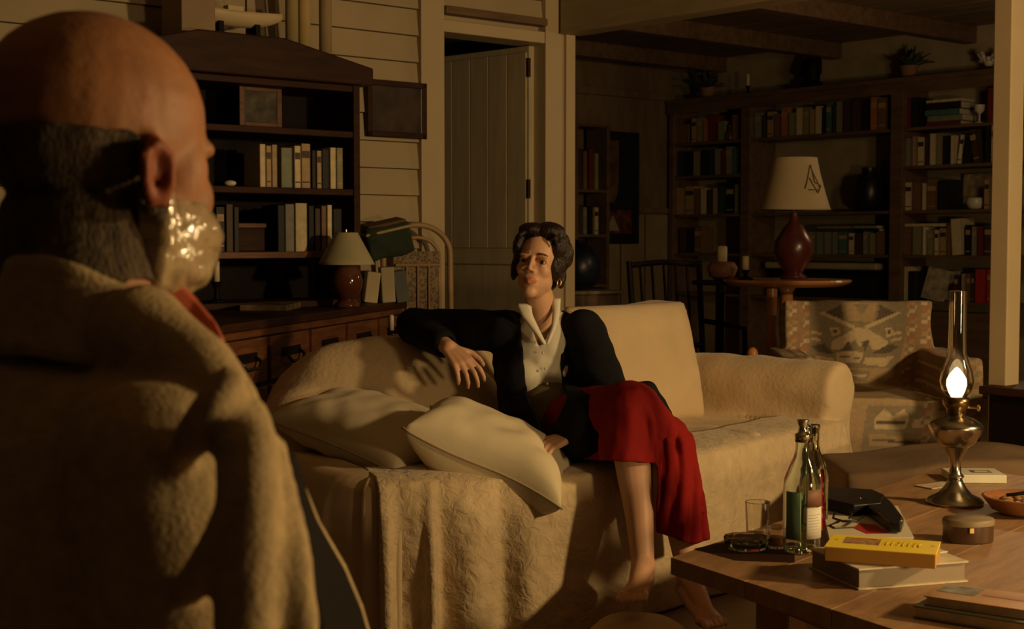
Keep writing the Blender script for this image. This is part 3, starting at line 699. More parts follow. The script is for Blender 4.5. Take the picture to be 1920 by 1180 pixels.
for r, (z0, z1) in enumerate(((0.625, 0.775), (0.38, 0.61), (0.14, 0.365))):
    for i in range(nd):
        x0 = 0.03 + i * (SL - 0.06) / nd; x1 = x0 + (SL - 0.06) / nd - 0.03
        dw = MB().b2((x0, -0.008, z0), (x1, 0.012, z1)).build('drawer', wood_red, sb, bevel=0.004)
        xc, zc = (x0 + x1) / 2, (z0 + z1) / 2
        MB().tube([(xc - 0.07, -0.008, zc + 0.015), (xc - 0.07, -0.03, zc), (xc - 0.05, -0.035, zc - 0.02), (xc + 0.05, -0.035, zc - 0.02), (xc + 0.07, -0.03, zc), (xc + 0.07, -0.008, zc + 0.015)], 0.006, 8).build('handle', black_pl, dw, smooth=True)
        MB().b2((xc - 0.085, -0.011, zc - 0.002), (xc + 0.085, -0.007, zc + 0.03)).build('handle_plate', wood_black, dw, bevel=0.002)
for x in (0.03, SL - 0.08):
    for y in (0.03, 0.06 if x > 1 else SD - 0.08): MB().b2((x, y, 0), (x + 0.05, y + 0.05, 0.10)).build('leg', wood_dark, sb)
o = MB().lathe([(0.010, -0.03), (0.010, 0.03), (0.006, 0.035), (0, 0.036)], 12).build('pull_tag', white_gl, sb, smooth=True); o.location = sb.matrix_basis.inverted() @ HIT(713, 606, F1 - V((0, 0, 0)), (0.97, -0.241, 0)) if False else (SL - 0.30, -0.022, 0.75)
o['label'] = 'white tag hanging from the drawer front'
# paper on the sideboard
o = MB().b2((-0.13, -0.09, 0), (0.13, 0.09, 0.022)).build('magazine', mat('dim magazine', (0.22, 0.15, 0.08), 0.5, scale=12, var=0.4), bevel=0.002)
o.location = G(508, 580, ST + 0.0005); o.rotation_euler = (0, 0, srz + 0.2); single(o, 'tan magazine lying flat on the sideboard', 'magazine')
# small lamp with pale shade
lp = thing('table_lamp', 'small unlit lamp with pale conical shade and brown base on sideboard', 'lamp', P(650, 562, 5.66), 0)
lp.location.z = ST
Z0 = 0
MB().lathe([(0.05, 0), (0.05, 0.01), (0.032, 0.03), (0.058, 0.07), (0.064, 0.10), (0.052, 0.145), (0.02, 0.18), (0.012, 0.19), (0.012, 0.21), (0, 0.21)], 28).build('base', mat('brown glaze', (0.10, 0.032, 0.014), 0.12, coat=0.5), lp, smooth=True)
MB().lathe([(0.112, 0.168), (0.106, 0.18), (0.047, 0.290), (0.044, 0.295), (0.042, 0.29), (0.102, 0.178), (0.110, 0.168)], 36).build('lamp_shade', mat('pale shade', (0.42, 0.37, 0.22), 0.8), lp, smooth=True)
MB().tube([(0, 0, 0.20), (0, 0, 0.305)], 0.003, 8).build('rod', gold, lp)
# dark cloth bundle and papers beside it on a stool, behind the sofa
stx = P(727, 562, 6.12); stl = V((stx.x, 6.12, 0))
bz = ST + 0.0006
for k2, (dx, dy, hgt, tl, c, lb) in enumerate(((-0.075, -0.05, 0.13, 0.12, (0.50, 0.40, 0.24), 'pale folded paper leaning left at the end of the sideboard'), (0.0, 0.0, 0.15, -0.05, (0.40, 0.33, 0.20), 'beige folded paper upright at the end of the sideboard'), (0.06, 0.06, 0.135, -0.16, (0.09, 0.10, 0.09), 'dark folder leaning right at the end of the sideboard'))):
    o = MB().b2((-0.028, -0.05, 0), (0.028, 0.05, hgt)).build('folded_paper', mat('paper %d' % k2, c, 0.7), bevel=0.004)
    o.location = stl + V((dx, dy * 0.5, bz)); o.rotation_euler = (0, tl, ANG - 0.5); single(o, lb, 'paper')
cu = MB()
cu.box((0, 0, 0), (0.20, 0.13, 0.14))
me = remesh(cu, 0.012, 4, post=lambda p, n: p + n * 0.012 * noise.noise(p * 14))
o = put(me, 'knitted_bag', mat('dark green knit', (0.018, 0.028, 0.016), 0.9, bump=0.4, bscale=50), None); o.location = P(724, 458, 6.10) + V((0, 0, 0.02)); o.rotation_euler = (0.1, -0.22, ANG - 0.3); single(o, 'dark green knitted bag with pale stripe resting on papers by the wall', 'bag')
MB().box((0, 0.0, 0.045), (0.212, 0.142, 0.012)).build('stripe', mat('tan stripe', (0.35, 0.26, 0.13), 0.9), o, bevel=0.004)
MB().box((0, 0.0, 0.068), (0.17, 0.11, 0.018)).build('flap', mat('brown rim', (0.12, 0.065, 0.03), 0.9), o, bevel=0.006)

# ------------------------------------------------------------------ arched chair beside the door
rt = mat('rattan', (0.36, 0.23, 0.115), 0.5, kind='wood', scale=8)
ac = thing('rattan_chair', 'arched rattan chair with tall rounded back beside the door', 'chair', V((P(806, 560, 6.08).x, 6.08, 0)), math.radians(18))
def arch(w_, h_, z0, y, n=20):
    pts = [V((-w_, y, z0)), V((-w_, y + 0.01, z0 + (h_ - z0) * 0.45))]
    for i in range(n + 1):
        a = PI - PI * i / n; pts.append(V((w_ * math.cos(a), y + 0.02, h_ - w_ * 0.85 + w_ * 0.85 * math.sin(a))))
    pts += [V((w_, y + 0.01, z0 + (h_ - z0) * 0.45)), V((w_, y, z0))]
    return pts
MB().tube(arch(0.15, 1.165, 0.42, 0.2), 0.013, 10).build('back_frame', rt, ac, smooth=True)
MB().tube(arch(0.10, 1.11, 0.42, 0.2), 0.009, 8).build('inner_hoop', rt, ac, smooth=True)
MB().b2((-0.10, 0.21, 0.45), (0.10, 0.218, 1.05)).build('cane_panel', mat('cane', (0.24, 0.16, 0.085), 0.7, kind='voronoi', scale=80, var=0.3), ac)
MB().tube([(-0.10, 0.205, 0.99), (0.10, 0.205, 0.99)], 0.007, 8).build('cross_rail', rt, ac)
for x in (-0.05, 0.0, 0.05): MB().tube([(x, 0.20, 0.43), (x, 0.205, 0.99)], 0.005, 8).build('spindle', rt, ac)
MB().b2((-0.2, -0.22, 0.40), (0.2, 0.22, 0.44)).build('seat', rt, ac, bevel=0.015)
for x in (-0.16, 0.16):
    for y in (-0.18, 0.18): MB().tube([(x, y, 0.40), (x * 1.1, y * 1.1, 0)], 0.016, 10).build('leg', rt, ac)

# ------------------------------------------------------------------ clutter behind the woman, right of the post
sd = thing('side_cabinet', 'low dark cabinet behind the woman under the poster', 'cabinet', V((P(1092, 560, 8.6).x, 8.6, 0)), ANG - 0.2)
MB().b2((-0.16, -0.15, 0.0), (0.16, 0.15, 0.78)).build('carcass', wood_shelf, sd, bevel=0.004)
MB().b2((-0.19, -0.17, 0.78), (0.19, 0.17, 0.80)).build('top', pale_panel, sd, bevel=0.004)
o = MB().lathe([(0.05, 0), (0.10, 0.03), (0.13, 0.12), (0.12, 0.2), (0.07, 0.26), (0.03, 0.28), (0.035, 0.30), (0, 0.30)], 28).build('vase', mat('blue black glaze', (0.012, 0.018, 0.035), 0.35), smooth=True)
o.location = sd.location + V((-0.02, 0, 0.8005)); single(o, 'round blue-black vase right behind the woman\'s head', 'vase')
# dark spindle chair
dc = thing('spindle_chair', 'dark wooden spindle-back chair in the shade behind the sofa', 'chair', V((P(1300, 560, 7.2).x, 7.2, 0)), math.radians(25))
for x in (-0.2, 0.2): MB().tube([(x, 0.2, 0), (x, 0.22, 0.45), (x * 1.05, 0.28, 0.99)], 0.016, 10).build('back_post', wood_black, dc)
for z in (0.97, 0.55): MB().tube([(-0.21, 0.27 if z > 0.9 else 0.23, z), (0, 0.30 if z > 0.9 else 0.24, z + 0.015), (0.21, 0.27 if z > 0.9 else 0.23, z)], 0.015, 10).build('back_rail', wood_black, dc)
for i in range(5): x = -0.14 + i * 0.07; MB().tube([(x, 0.235, 0.55), (x, 0.29, 0.97)], 0.007, 8).build('spindle', wood_black, dc)
MB().b2((-0.22, -0.2, 0.43), (0.22, 0.22, 0.47)).build('seat', wood_black, dc, bevel=0.01)
for x in (-0.19, 0.19): MB().tube([(x, -0.17, 0.43), (x, -0.18, 0)], 0.016, 10).build('leg', wood_black, dc)
for x in (-0.2, 0.2): MB().tube([(x, 0.23, 0.68), (x, 0.0, 0.67), (x, -0.16, 0.66), (x, -0.17, 0.45)], 0.014, 10).build('armrest', wood_black, dc)
# paper on the chair seat
o = MB().b2((-0.1, -0.07, 0), (0.1, 0.07, 0.03)).build('newspaper', mat('newsprint', (0.45, 0.40, 0.30), 0.8), bevel=0.004); o.location = dc.location + V((0.05, -0.05, 0.4705)); o.rotation_euler = (0, 0, 0.5); single(o, 'folded newspaper lying on the dark spindle chair', 'newspaper')

# ------------------------------------------------------------------ round pedestal table with lamp and candles
RT = V((P(1475, 520, 6.75).x, 6.75, 0)); RTZ = 0.915
rtb = thing('pedestal_table', 'round polished pedestal table behind the patterned armchair', 'table', RT)
cop = mat('polished table wood', (0.46, 0.20, 0.08), 0.22, kind='wood', scale=5, coat=0.3)
MB().lathe([(0, RTZ - 0.035), (0.26, RTZ - 0.03), (0.29, RTZ - 0.018), (0.30, RTZ - 0.008), (0.295, RTZ), (0, RTZ)], 48).build('tabletop', cop, rtb, smooth=False)
col_ = MB().lathe([(0.045, RTZ - 0.035), (0.03, RTZ - 0.06), (0.035, 0.7), (0.028, 0.6), (0.045, 0.5), (0.05, 0.42), (0.03, 0.34), (0.04, 0.28), (0.04, 0.18), (0, 0.18)][::-1], 20).build('column', cop, rtb, smooth=True)
for i in range(3):
    a = i * 2 * PI / 3 + 0.5; MB().tube([(0.02 * math.cos(a), 0.02 * math.sin(a), 0.22), (0.14 * math.cos(a), 0.14 * math.sin(a), 0.16), (0.27 * math.cos(a), 0.27 * math.sin(a), 0.02)], [0.03, 0.025, 0.02], 10).build('foot', cop, rtb, smooth=True)
# front post of the table seen at 1445 px
o = MB().lathe([(0.020, 0), (0.022, 0.3), (0.03, 0.34), (0.02, 0.4), (0.024, 0.55), (0.03, 0.62), (0.02, 0.68), (0.026, RTZ - 0.036), (0, RTZ - 0.036)], 16).build('turned_leg', cop, rtb, smooth=True)
o.location = V((P(1445, 540, 6.60).x - RT.x, -0.18, 0))
def rp(px, d): return V((P(px, 500, d).x, d, RTZ + 0.0005))
lsh = thing('table_lamp', 'unlit lamp with large cream bell shade and red body on round table', 'lamp', rp(1488, 6.78))
MB().lathe([(0.06, 0), (0.062, 0.012), (0.04, 0.03), (0.07, 0.07), (0.092, 0.13), (0.088, 0.18), (0.05, 0.24), (0.022, 0.27), (0.018, 0.31), (0, 0.31)], 30).build('lamp_body', mat('oxblood glaze', (0.07, 0.014, 0.010), 0.3), lsh, smooth=True)
SHp = [(0.170, 0.325), (0.165, 0.335), (0.145, 0.40), (0.118, 0.50), (0.105, 0.565), (0.103, 0.57), (0.101, 0.565), (0.141, 0.40), (0.161, 0.335), (0.168, 0.325)]
shd = MB().lathe(SHp, 44).build('lamp_shade', mat('cream lamp shade', (0.34, 0.26, 0.15), 0.8, var=0.06), lsh, smooth=True)
def onsh(a, z):
    r = 0.172 - (z - 0.325) * 0.29 + 0.001; return V((r * math.sin(a), -r * math.cos(a), z))
ink = mat('shade ink', (0.10, 0.06, 0.03), 0.8)
for pts in ([(0.15, 0.42), (0.45, 0.53), (0.75, 0.43), (0.7, 0.415), (0.18, 0.415)], [(0.35, 0.47), (0.6, 0.40), (0.85, 0.44)], [(0.5, 0.53), (0.55, 0.45), (0.9, 0.43)]):
    q = []
    for (a0, z0), (a1, z1) in zip(pts[:-1], pts[1:]):
        for k2 in range(6): q.append(onsh(a0 + (a1 - a0) * k2 / 6, z0 + (z1 - z0) * k2 / 6))
    MB().tube(q, 0.0022, 6).build('ink_line', ink, shd)
MB().tube([(0, 0, 0.3), (0, 0, 0.575)], 0.004, 8).build('rod', gold, lsh)
candle(rp(1353, 6.72) + V((0, 0, 0)), 0.072, 0.022, 0.10, 'thick short cream candle at left edge of round table', (0.80, 0.66, 0.38), mat('terracotta', (0.25, 0.11, 0.06), 0.6)) if False else None
candle(rp(1398, 6.70), 0.065, 0.016, 0.045, 'small cream candle in black holder on round table', (0.80, 0.66, 0.38))
# taller cabinet with the thick candle left of the table
ab = thing('plant_stand', 'dark stand holding the clay bowl left of the round table', 'stand', V((P(1350, 520, 6.9).x, 6.9, 0)))
MB().lathe([(0, 0.885), (0.13, 0.885), (0.135, 0.895), (0.13, 0.905), (0, 0.905)], 28).build('top', wood_black, ab)
MB().lathe([(0.12, 0), (0.11, 0.02), (0.025, 0.06), (0.02, 0.885), (0, 0.885)], 16).build('pole', wood_black, ab, smooth=True)
cb = thing('clay_candle_bowl', 'clay bowl holding a thick cream candle on the dark stand', 'candle', ab.location + V((0.01, 0, 0.9055)))
MB().lathe([(0.03, 0), (0.06, 0.02), (0.075, 0.06), (0.06, 0.085), (0.05, 0.09), (0.0, 0.08)], 24).build('bowl', mat('terracotta', (0.22, 0.10, 0.055), 0.6), cb, smooth=True)
MB().lathe([(0.024, 0.08), (0.024, 0.16), (0.018, 0.165), (0, 0.16)], 16).build('candle', mat('ivory wax', (0.78, 0.66, 0.42), 0.4), cb, smooth=True)
# orange wooden knob behind the sofa arm
kc = thing('walking_stick', 'wooden stick with rounded orange knob behind the sofa arm', 'stick', V((P(1411, 660, 6.0).x, 6.0, 0)))
MB().tube([(0, 0, 0), (0, 0, 0.60)], 0.012, 10).build('shaft', wood_red, kc)
MB().ell((0, 0, 0.62), (0.024, 0.024, 0.032)).build('knob', mat('orange varnish', (0.55, 0.22, 0.06), 0.35), kc, smooth=True)

# ------------------------------------------------------------------ patterned armchair
AR = V((1.46, 5.95, 0)); arz = math.radians(-4)
arm = thing('armchair', 'armchair covered in tan and grey folk-patterned woven fabric', 'armchair', AR, arz)
m_ = MB()
m_.box((0, 0.20, 0.55), (0.62, 0.20, 0.56), rx=-0.18)
m_.box((0, -0.12, 0.26), (0.56, 0.62, 0.46))
m_.box((-0.31, -0.10, 0.34), (0.13, 0.62, 0.60)); m_.box((0.31, -0.10, 0.34), (0.13, 0.62, 0.60))
T_, G_, D_, C_, R_, B_ = (0.44, 0.31, 0.17), (0.29, 0.23, 0.145), (0.13, 0.10, 0.07), (0.60, 0.46, 0.28), (0.42, 0.19, 0.11), (0.33, 0.22, 0.125)
POLY = [  # in the sketch grid of the fabric (x right, y down)
 (G_, [(640, 340), (1090, 340), (1060, 640), (650, 640)]),
 (T_, [(800, 345), (950, 345), (930, 430), (820, 430)]), (G_, [(840, 350), (920, 350), (880, 400)]),
 (D_, [(700, 400), (790, 355), (805, 440)]), (D_, [(1045, 400), (960, 355), (940, 440)]),
 (C_, [(690, 395), (705, 385), (850, 450), (845, 465)]), (C_, [(1055, 395), (1040, 385), (890, 450), (895, 465)]),
 (C_, [(850, 460), (900, 460), (1000, 520), (985, 560), (930, 550), (900, 510), (880, 545), (850, 510), (820, 550), (760, 560), (750, 520)]),
 (D_, [(800, 560), (825, 515), (850, 560)]), (D_, [(905, 560), (880, 520), (915, 515)]),
 (C_, [(780, 570), (840, 560), (900, 570), (890, 615), (785, 615)]), (D_, [(795, 588), (885, 588), (885, 594), (795, 594)]),
 (C_, [(665, 585), (770, 590), (780, 615), (700, 620)]), (C_, [(1040, 585), (910, 590), (905, 620), (1000, 630)]),
 (D_, [(660, 540), (720, 530), (770, 575), (700, 570)]), (D_, [(1050, 540), (1000, 530), (930, 575), (1010, 570)]),
 (C_, [(655, 470), (700, 480), (700, 492), (655, 484)]), (C_, [(655, 500), (700, 508), (700, 520), (655, 514)]), (C_, [(1055, 470), (1010, 480), (1010, 492), (1055, 484)]), (C_, [(1055, 500), (1010, 508), (1010, 520), (1055, 514)]),
 (C_, [(735, 460), (775, 455), (790, 480), (750, 500)]), (D_, [(750, 468), (768, 466), (772, 482), (755, 486)]), (C_, [(980, 460), (1015, 455), (1020, 490), (990, 500)]), (D_, [(990, 468), (1006, 466), (1006, 482), (992, 484)]),
 (G_, [(800, 640), (940, 650), (930, 700), (830, 690)]), (C_, [(820, 660), (925, 668), (920, 678), (822, 670)]),
 (G_, [(850, 740), (1160, 740), (1180, 1040), (860, 1040)]),
 (C_, [(890, 790), (920, 755), (960, 785), (1000, 755), (1030, 790), (1020, 840), (895, 840)]), (D_, [(900, 808), (1015, 808), (1015, 816), (900, 816)]),
 (C_, [(1045, 800), (1150, 780), (1160, 830), (1050, 835)]), (T_, [(880, 860), (1080, 870), (1085, 915), (890, 905)]), (D_, [(900, 880), (1070, 888), (1070, 896), (900, 888)]),
 (T_, [(880, 960), (930, 920), (1060, 920), (1115, 950), (1060, 1010), (930, 1020)]), (D_, [(910, 935), (980, 922), (1060, 938), (1060, 946), (980, 932), (910, 944)]), (D_, [(930, 985), (1000, 992), (1040, 982), (1000, 1002)]), (D_, [(890, 1010), (960, 1030), (1060, 1018), (960, 1042)]),
 (D_, [(1070, 1000), (1100, 960), (1140, 1000), (1110, 1035)]), (C_, [(1080, 1000), (1102, 972), (1128, 1000), (1106, 1022)])]
def inside(x, y, poly):
    r = False; j = len(poly) - 1
    for i in range(len(poly)):
        xi, yi = poly[i]; xj, yj = poly[j]
        if (yi > y) != (yj > y) and x < (xj - xi) * (y - yi) / (yj - yi) + xi: r = not r
        j = i
    return r
def fabric(p, n):
    cx = 868 + (p.x) / 0.00094 + max(0, (0.70 - p.z)) * 190; cy = 345 + (0.835 - p.z) / 0.00094
    c = T_
    if 560 < cx < 650 or 1080 < cx < 1190:
        k2 = (int(cy / 17) + int(cx / 26)) % 5
        c = (B_, R_, T_, B_, C_)[k2] if (int(cx / 22) % 3) else B_
        return c
    if cx <= 560 or cx >= 1190:
        k2 = (int(cy / 24) + int(cx / 30)) % 4; return (T_, B_, T_, G_)[k2]
    for col, pol in POLY:
        if inside(cx, cy, pol): c = col
    return c
me = remesh(m_, 0.0065, 16, post=lambda p, n: p + n * 0.014 * noise.noise(p * 6))
paint(me, fabric)
put(me, 'patterned_cover', mat('folk woven cloth', (1, 1, 1), 0.85, var=0.08, scale=60, attr=True, bump=0.15, bscale=120), arm, world=False)
for x in (-0.27, 0.27):
    for y in (-0.36, 0.2): MB().b2((x - 0.025, y - 0.025, 0), (x + 0.025, y + 0.025, 0.06)).build('leg', wood_dark, arm)

# ------------------------------------------------------------------ sofa under dust covers
SO = V((0.2, 4.7, 0))
so = thing('sofa', 'deep sofa draped in cream covers with the woman seated on it', 'sofa', SO)
m_ = MB()
m_.prism([(-.82, 4.50), (-.42, 3.86), (.20, 4.06), (.31, 4.13), (1.12, 5.14), (.62, 5.70), (-.1, 5.0), (-.7, 5.05)], 0.03, 0.435)
# main back, lower towards the left
def slab(m, p, q, t, z0, zp, zq, lean=0.10):
    p = V((p[0], p[1], 0)); q = V((q[0], q[1], 0)); d = (q - p).normalized(); n = V((-d.y, d.x, 0))
    vs = []
    for pt, zt in ((p, zp), (q, zq)):
        for s, z, l in ((-1, z0, 0), (1, z0, 0), (1, zt, 1), (-1, zt, 1)):
            vs.append(pt + n * (s * t / 2 * (0.75 if l else 1)) + n * (lean * l) + V((0, 0, z)))
    m.add(vs, [(0, 1, 2, 3), (7, 6, 5, 4), (0, 4, 5, 1), (1, 5, 6, 2), (2, 6, 7, 3), (3, 7, 4, 0)])
slab(m_, (-0.12, 4.86), (0.66, 5.66), 0.26, 0.05, 0.74, 0.86, 0.06)
# right arm with a rolled top
m_.tube([(1.20, 5.20, 0.55), (0.72, 5.64, 0.555)], 0.105, 20).tube([(1.20, 5.20, 0.28), (0.72, 5.64, 0.28)], 0.11, 12)
m_.box((0.96, 5.42, 0.28), (0.62, 0.19, 0.52), rz=math.atan2(0.44, -0.48))
# left bolster back, broad rounded mound
m_.ell((-0.41, 4.66, 0.50), (0.42, 0.17, 0.285), R=Matrix.Rotation(-0.10, 4, 'Z'), seg=32)
m_.ell((-0.66, 4.58, 0.43), (0.19, 0.17, 0.20), seg=24)
m_.box((-0.42, 4.68, 0.28), (0.74, 0.22, 0.46), rz=-0.1)
def sofa_post(p, n):
    k2 = 0.016 * noise.noise(p * 3.2) + 0.007 * noise.noise(p * 9)
    # long shallow creases on the seat and over the arm
    if p.x > 0.35 and n.z > 0.8 and p.z < 0.47: k2 += 0.012 * math.sin((p.x * 0.8 + p.y * 0.62) * 30 + 5 * noise.noise(p * 2)) * min(1, (p.x - 0.35) * 4)
    return p + n * k2
me = remesh(m_, 0.014, 14, post=sofa_post)
slip = put(me, 'slipcover', cloth_cream, so)
# back cushion on the right, loose and smooth
def cushion_mesh(L, W, T, nu=48, nv=36, pinch=0.10, seed=0, wr=0.010, sag=0.0, ec=0.5):
    mb = MB()
    def f(u, v, s):
        a, b = 2 * u - 1, 2 * v - 1
        e = (max(0, 1 - abs(a) ** 3.2) ** ec) * (max(0, 1 - abs(b) ** 3.2) ** ec)
        x = a * L / 2 * (1 - pinch * (1 - b * b) * 0 - pinch * (1 - abs(b) ** 2) * 0.5 * abs(a)); y = b * W / 2 * (1 - pinch * (1 - abs(a) ** 2) * 0.5 * abs(b))
        q = V((x * 3 + seed, y * 3, s))
        z = s * (T / 2 * e + wr * e * noise.noise(q * 1.7) + wr * 0.6 * e * noise.noise(q * 5))
        z += sag * a * abs(a)
        return V((x, y, z))
    nu1, nv1 = nu, nv
    mb.grid(lambda u, v: f(u, v, 1), nu1, nv1); mb.grid(lambda u, v: f(u, v, -1), nu1, nv1)
    return mb
def cushion(name, parent, M, L, W, T, m, seam=True, seam_label=None, **kw):
    mb = cushion_mesh(L, W, T, **kw); me = mb.mesh(name, [m], None, True)
    bm = bmesh.new(); bm.from_mesh(me); bmesh.ops.remove_doubles(bm, verts=bm.verts, dist=0.0006); bmesh.ops.recalc_face_normals(bm, faces=bm.faces); bm.to_mesh(me); bm.free()
    o = bpy.data.objects.new(name, me); COL.objects.link(o)
    if parent is not None: o.parent = parent; o.matrix_basis = world_of(parent).inverted() @ M
    else: o.matrix_basis = M
    if seam:
        pts = []; pinch = kw.get('pinch', 0.10); sag = kw.get('sag', 0.0)
        for i in range(80):
            t = i / 80 * 4; k2 = int(t); g = (t - k2) * 2 - 1
            a, b = ((g, -1), (1, g), (-g, 1), (-1, -g))[k2]
            x = a * L / 2 * (1 - pinch * (1 - abs(b) ** 2) * 0.5 * abs(a)); y = b * W / 2 * (1 - pinch * (1 - abs(a) ** 2) * 0.5 * abs(b))
            pts.append(V((x, y, sag * a * abs(a))))
        MB().tube(pts, 0.0035, 6, closed=True).build('seam_piping', mat('seam cord', (0.50, 0.40, 0.25), 0.8), o, smooth=True)
    return o
def frame(c, ax, up):
    ax = V(ax).normalized(); z = V(up); z = (z - ax * z.dot(ax)).normalized(); y = z.cross(ax)
    M = Matrix((( ax.x, y.x, z.x, c[0]), (ax.y, y.y, z.y, c[1]), (ax.z, y.z, z.z, c[2]), (0, 0, 0, 1)))
    return M
sd_ = V((0.785, 0.62, 0)).normalized()   # along the main back
sx_ = V((0.70, 0.71, 0)).normalized(); sn_ = V((0.71, -0.70, 0))
cushion('back_cushion', so, frame(V((0.455, 5.28, 0.64)), sx_, (sn_ + V((0, 0, 0.25)))), 0.66, 0.46, 0.17, cloth_cream, seam=False, seed=3, pinch=0.02, ec=0.35)
cushion('back_cushion', so, frame(V((0.02, 4.86, 0.60)), sx_, (sn_ + V((0, 0, 0.25)))), 0.42, 0.36, 0.16, cloth_cream, seam=False, seed=9, pinch=0.02, ec=0.35)

# bedspread over the front edge, falling in folds
def skirt(name, path, z_top, z_bot, inward, m, parent, nu, nv, folds, fl=0.03, label=None, seed=0, hem=0.0):
    pts = [V((p[0], p[1], 0)) for p in path]; ds = [0]
    for a, b in zip(pts[:-1], pts[1:]): ds.append(ds[-1] + (b - a).length)
    T = ds[-1]
    def at(s):
        s = max(0, min(T - 1e-6, s)); i = max(j for j in range(len(ds) - 1) if ds[j] <= s)
        f = (s - ds[i]) / (ds[i + 1] - ds[i]); return pts[i].lerp(pts[i + 1], f)
    def fn(u, v):
        s = u * T; q = (at(s - 0.05) + at(s) + at(s + 0.05) + at(s - 0.1) + at(s + 0.1)) / 5
        if s < 0.1 or s > T - 0.1: q = at(s)
        t = (at(s + 0.06) - at(s - 0.06)).normalized(); n = V((t.y, -t.x, 0))
        if v < 0.18:    # on the seat
            k2 = v / 0.18; p = q - n * inward * (1 - k2) ** 1.0
            z = z_top + 0.012 + 0.006 * noise.noise(V((s * 6, v * 8, seed)))
            if k2 > 0.7: z -= 0.012 * ((k2 - 0.7) / 0.3) ** 2
            return V((p.x, p.y, z))
        k2 = (v - 0.18) / 0.82
        z = z_top - (z_top - z_bot) * k2 - 0.0
        out = 0.014 + 0.016 * min(1, k2 * 6) + 0.02 * k2
        f = 0
        for (s0, wd, amp) in folds: f += amp * math.exp(-((s - s0) / wd) ** 2)
        f += 0.35 * noise.noise(V((s * 7, z * 1.5, seed))) + 0.18 * noise.noise(V((s * 17, z * 2.5, seed + 4)))
        p = q + n * (out + fl * f * min(1, k2 * 1.6 + 0.08))
        return V((p.x, p.y, z + hem * math.sin(s * 9)))
    o = MB().grid(fn, nu, nv).build(name, m, parent, smooth=True, world=True, solid=0.006, label=label)
    return o
bs = thing('bedspread', 'cream damask bedspread hanging in folds over the sofa front', 'bedspread', (0.3, 4.1, 0))
skirt('draped_cloth', [(-.365, 3.86), (-.12, 3.925), (.19, 4.02), (.30, 4.09), (.42, 4.23), (1.10, 5.08), (1.19, 5.19)], 0.440, 0.005, 0.22, cloth_damask, bs, 260, 60,
      [(0.02, 0.02, 1.3), (0.05, 0.03, -0.5), (0.14, 0.015, 1.4), (0.17, 0.03, -0.8), (0.25, 0.04, 0.7), (0.35, 0.03, -0.7), (0.42, 0.05, 0.6), (0.55, 0.05, -0.2), (0.72, 0.04, 0.9), (0.82, 0.06, -0.8), (1.2, 0.1, 0.5), (1.6, 0.08, 0.6)], seed=2)
skirt('side_sheet', [(-.84, 4.52), (-.62, 4.18), (-.435, 3.875), (-.30, 3.885)], 0.436, 0.005, 0.12, cloth_sheet, so, 90, 40, [(0.5, 0.05, 0.6), (0.66, 0.03, 1.3)], seed=7, fl=0.022)
# pillows
pr = thing('pillow', 'plump front pillow with dark seam, its corner hanging over the sofa edge', 'pillow', (-0.1, 4.0, 0.45))
pa = P(756, 822, 3.98); pb = P(1056, 932, 3.90)
pup = V((0.0, -0.10, 1.0)); _ax = (pb - pa).normalized(); _pz = (pup - _ax * pup.dot(_ax)).normalized(); pmid = (pa + pb) / 2 + _pz.cross(_ax) * 0.14
cushion('pillow_case', pr, frame(pmid, pb - pa, pup), (pb - pa).length * 1.04, 0.30, 0.215, cloth_pillow, seed=1, pinch=0.22, wr=0.016, sag=-0.03)
pq = thing('pillow', 'flatter pillow lying behind the front one at the left', 'pillow', (-0.45, 4.3, 0.45))
cushion('pillow_case', pq, frame(P(698, 806, 4.36), P(800, 862, 4.15) - P(580, 775, 4.5), V((0.0, -0.22, 1.0))), 0.60, 0.36, 0.18, cloth_pillow, seed=6, pinch=0.16, wr=0.014)
# pale floor cushion under the foot, rug
fc = MB(); fc.ell((0, 0, 0.05), (0.135, 0.16, 0.055), seg=28); 
me = remesh(fc, 0.01, 4, post=lambda p, n: p + n * 0.008 * noise.noise(p * 12))
o = put(me, 'floor_cushion', mat('floor cushion cloth', (0.58, 0.44, 0.26), 0.9), None); o.location = (0.335, 3.74, 0.006); single(o, 'pale flat floor cushion under the woman\'s bare foot', 'cushion')

# ------------------------------------------------------------------ footstool behind the coffee table
ot = thing('ottoman', 'brown cloth ottoman between armchair and coffee table', 'ottoman', (1.42, 4.66, 0))
m_ = MB(); m_.b2((-0.38, -0.22, 0.06), (0.38, 0.22, 0.37))
me = remesh(m_, 0.014, 14, post=lambda p, n: p + n * (0.012 * noise.noise(p * 5)) + V((0, 0, 0.05 * math.exp(-((p.x - 0.1) / 0.3) ** 2) if p.z > 0.3 else 0)))
put(me, 'ottoman_cover', mat('brown wool', (0.20, 0.125, 0.065), 0.9, bump=0.2), ot, world=False)
for x in (-0.30, 0.30):
    for y in (-0.15, 0.15): MB().lathe([(0.018, 0), (0.025, 0.07), (0, 0.07)], 12).build('leg', wood_dark, ot).location = (x, y, 0)
# dark chest at the foot of the post
dk = thing('chest', 'dark wooden chest standing at the foot of the cream post', 'chest', (1.93, 5.08, 0), RB)
MB().b2((-0.17, -0.16, 0.04), (0.40, 0.10, 0.55)).build('carcass', wood_black, dk, bevel=0.005)
MB().b2((-0.20, -0.18, 0.55), (0.43, 0.12, 0.58)).build('lid', wood_dark, dk, bevel=0.005)
for x in (-0.15, 0.36):
    for y in (-0.14, 0.06): MB().b2((x, y, 0), (x + 0.03, y + 0.03, 0.04)).build('foot', wood_black, dk)

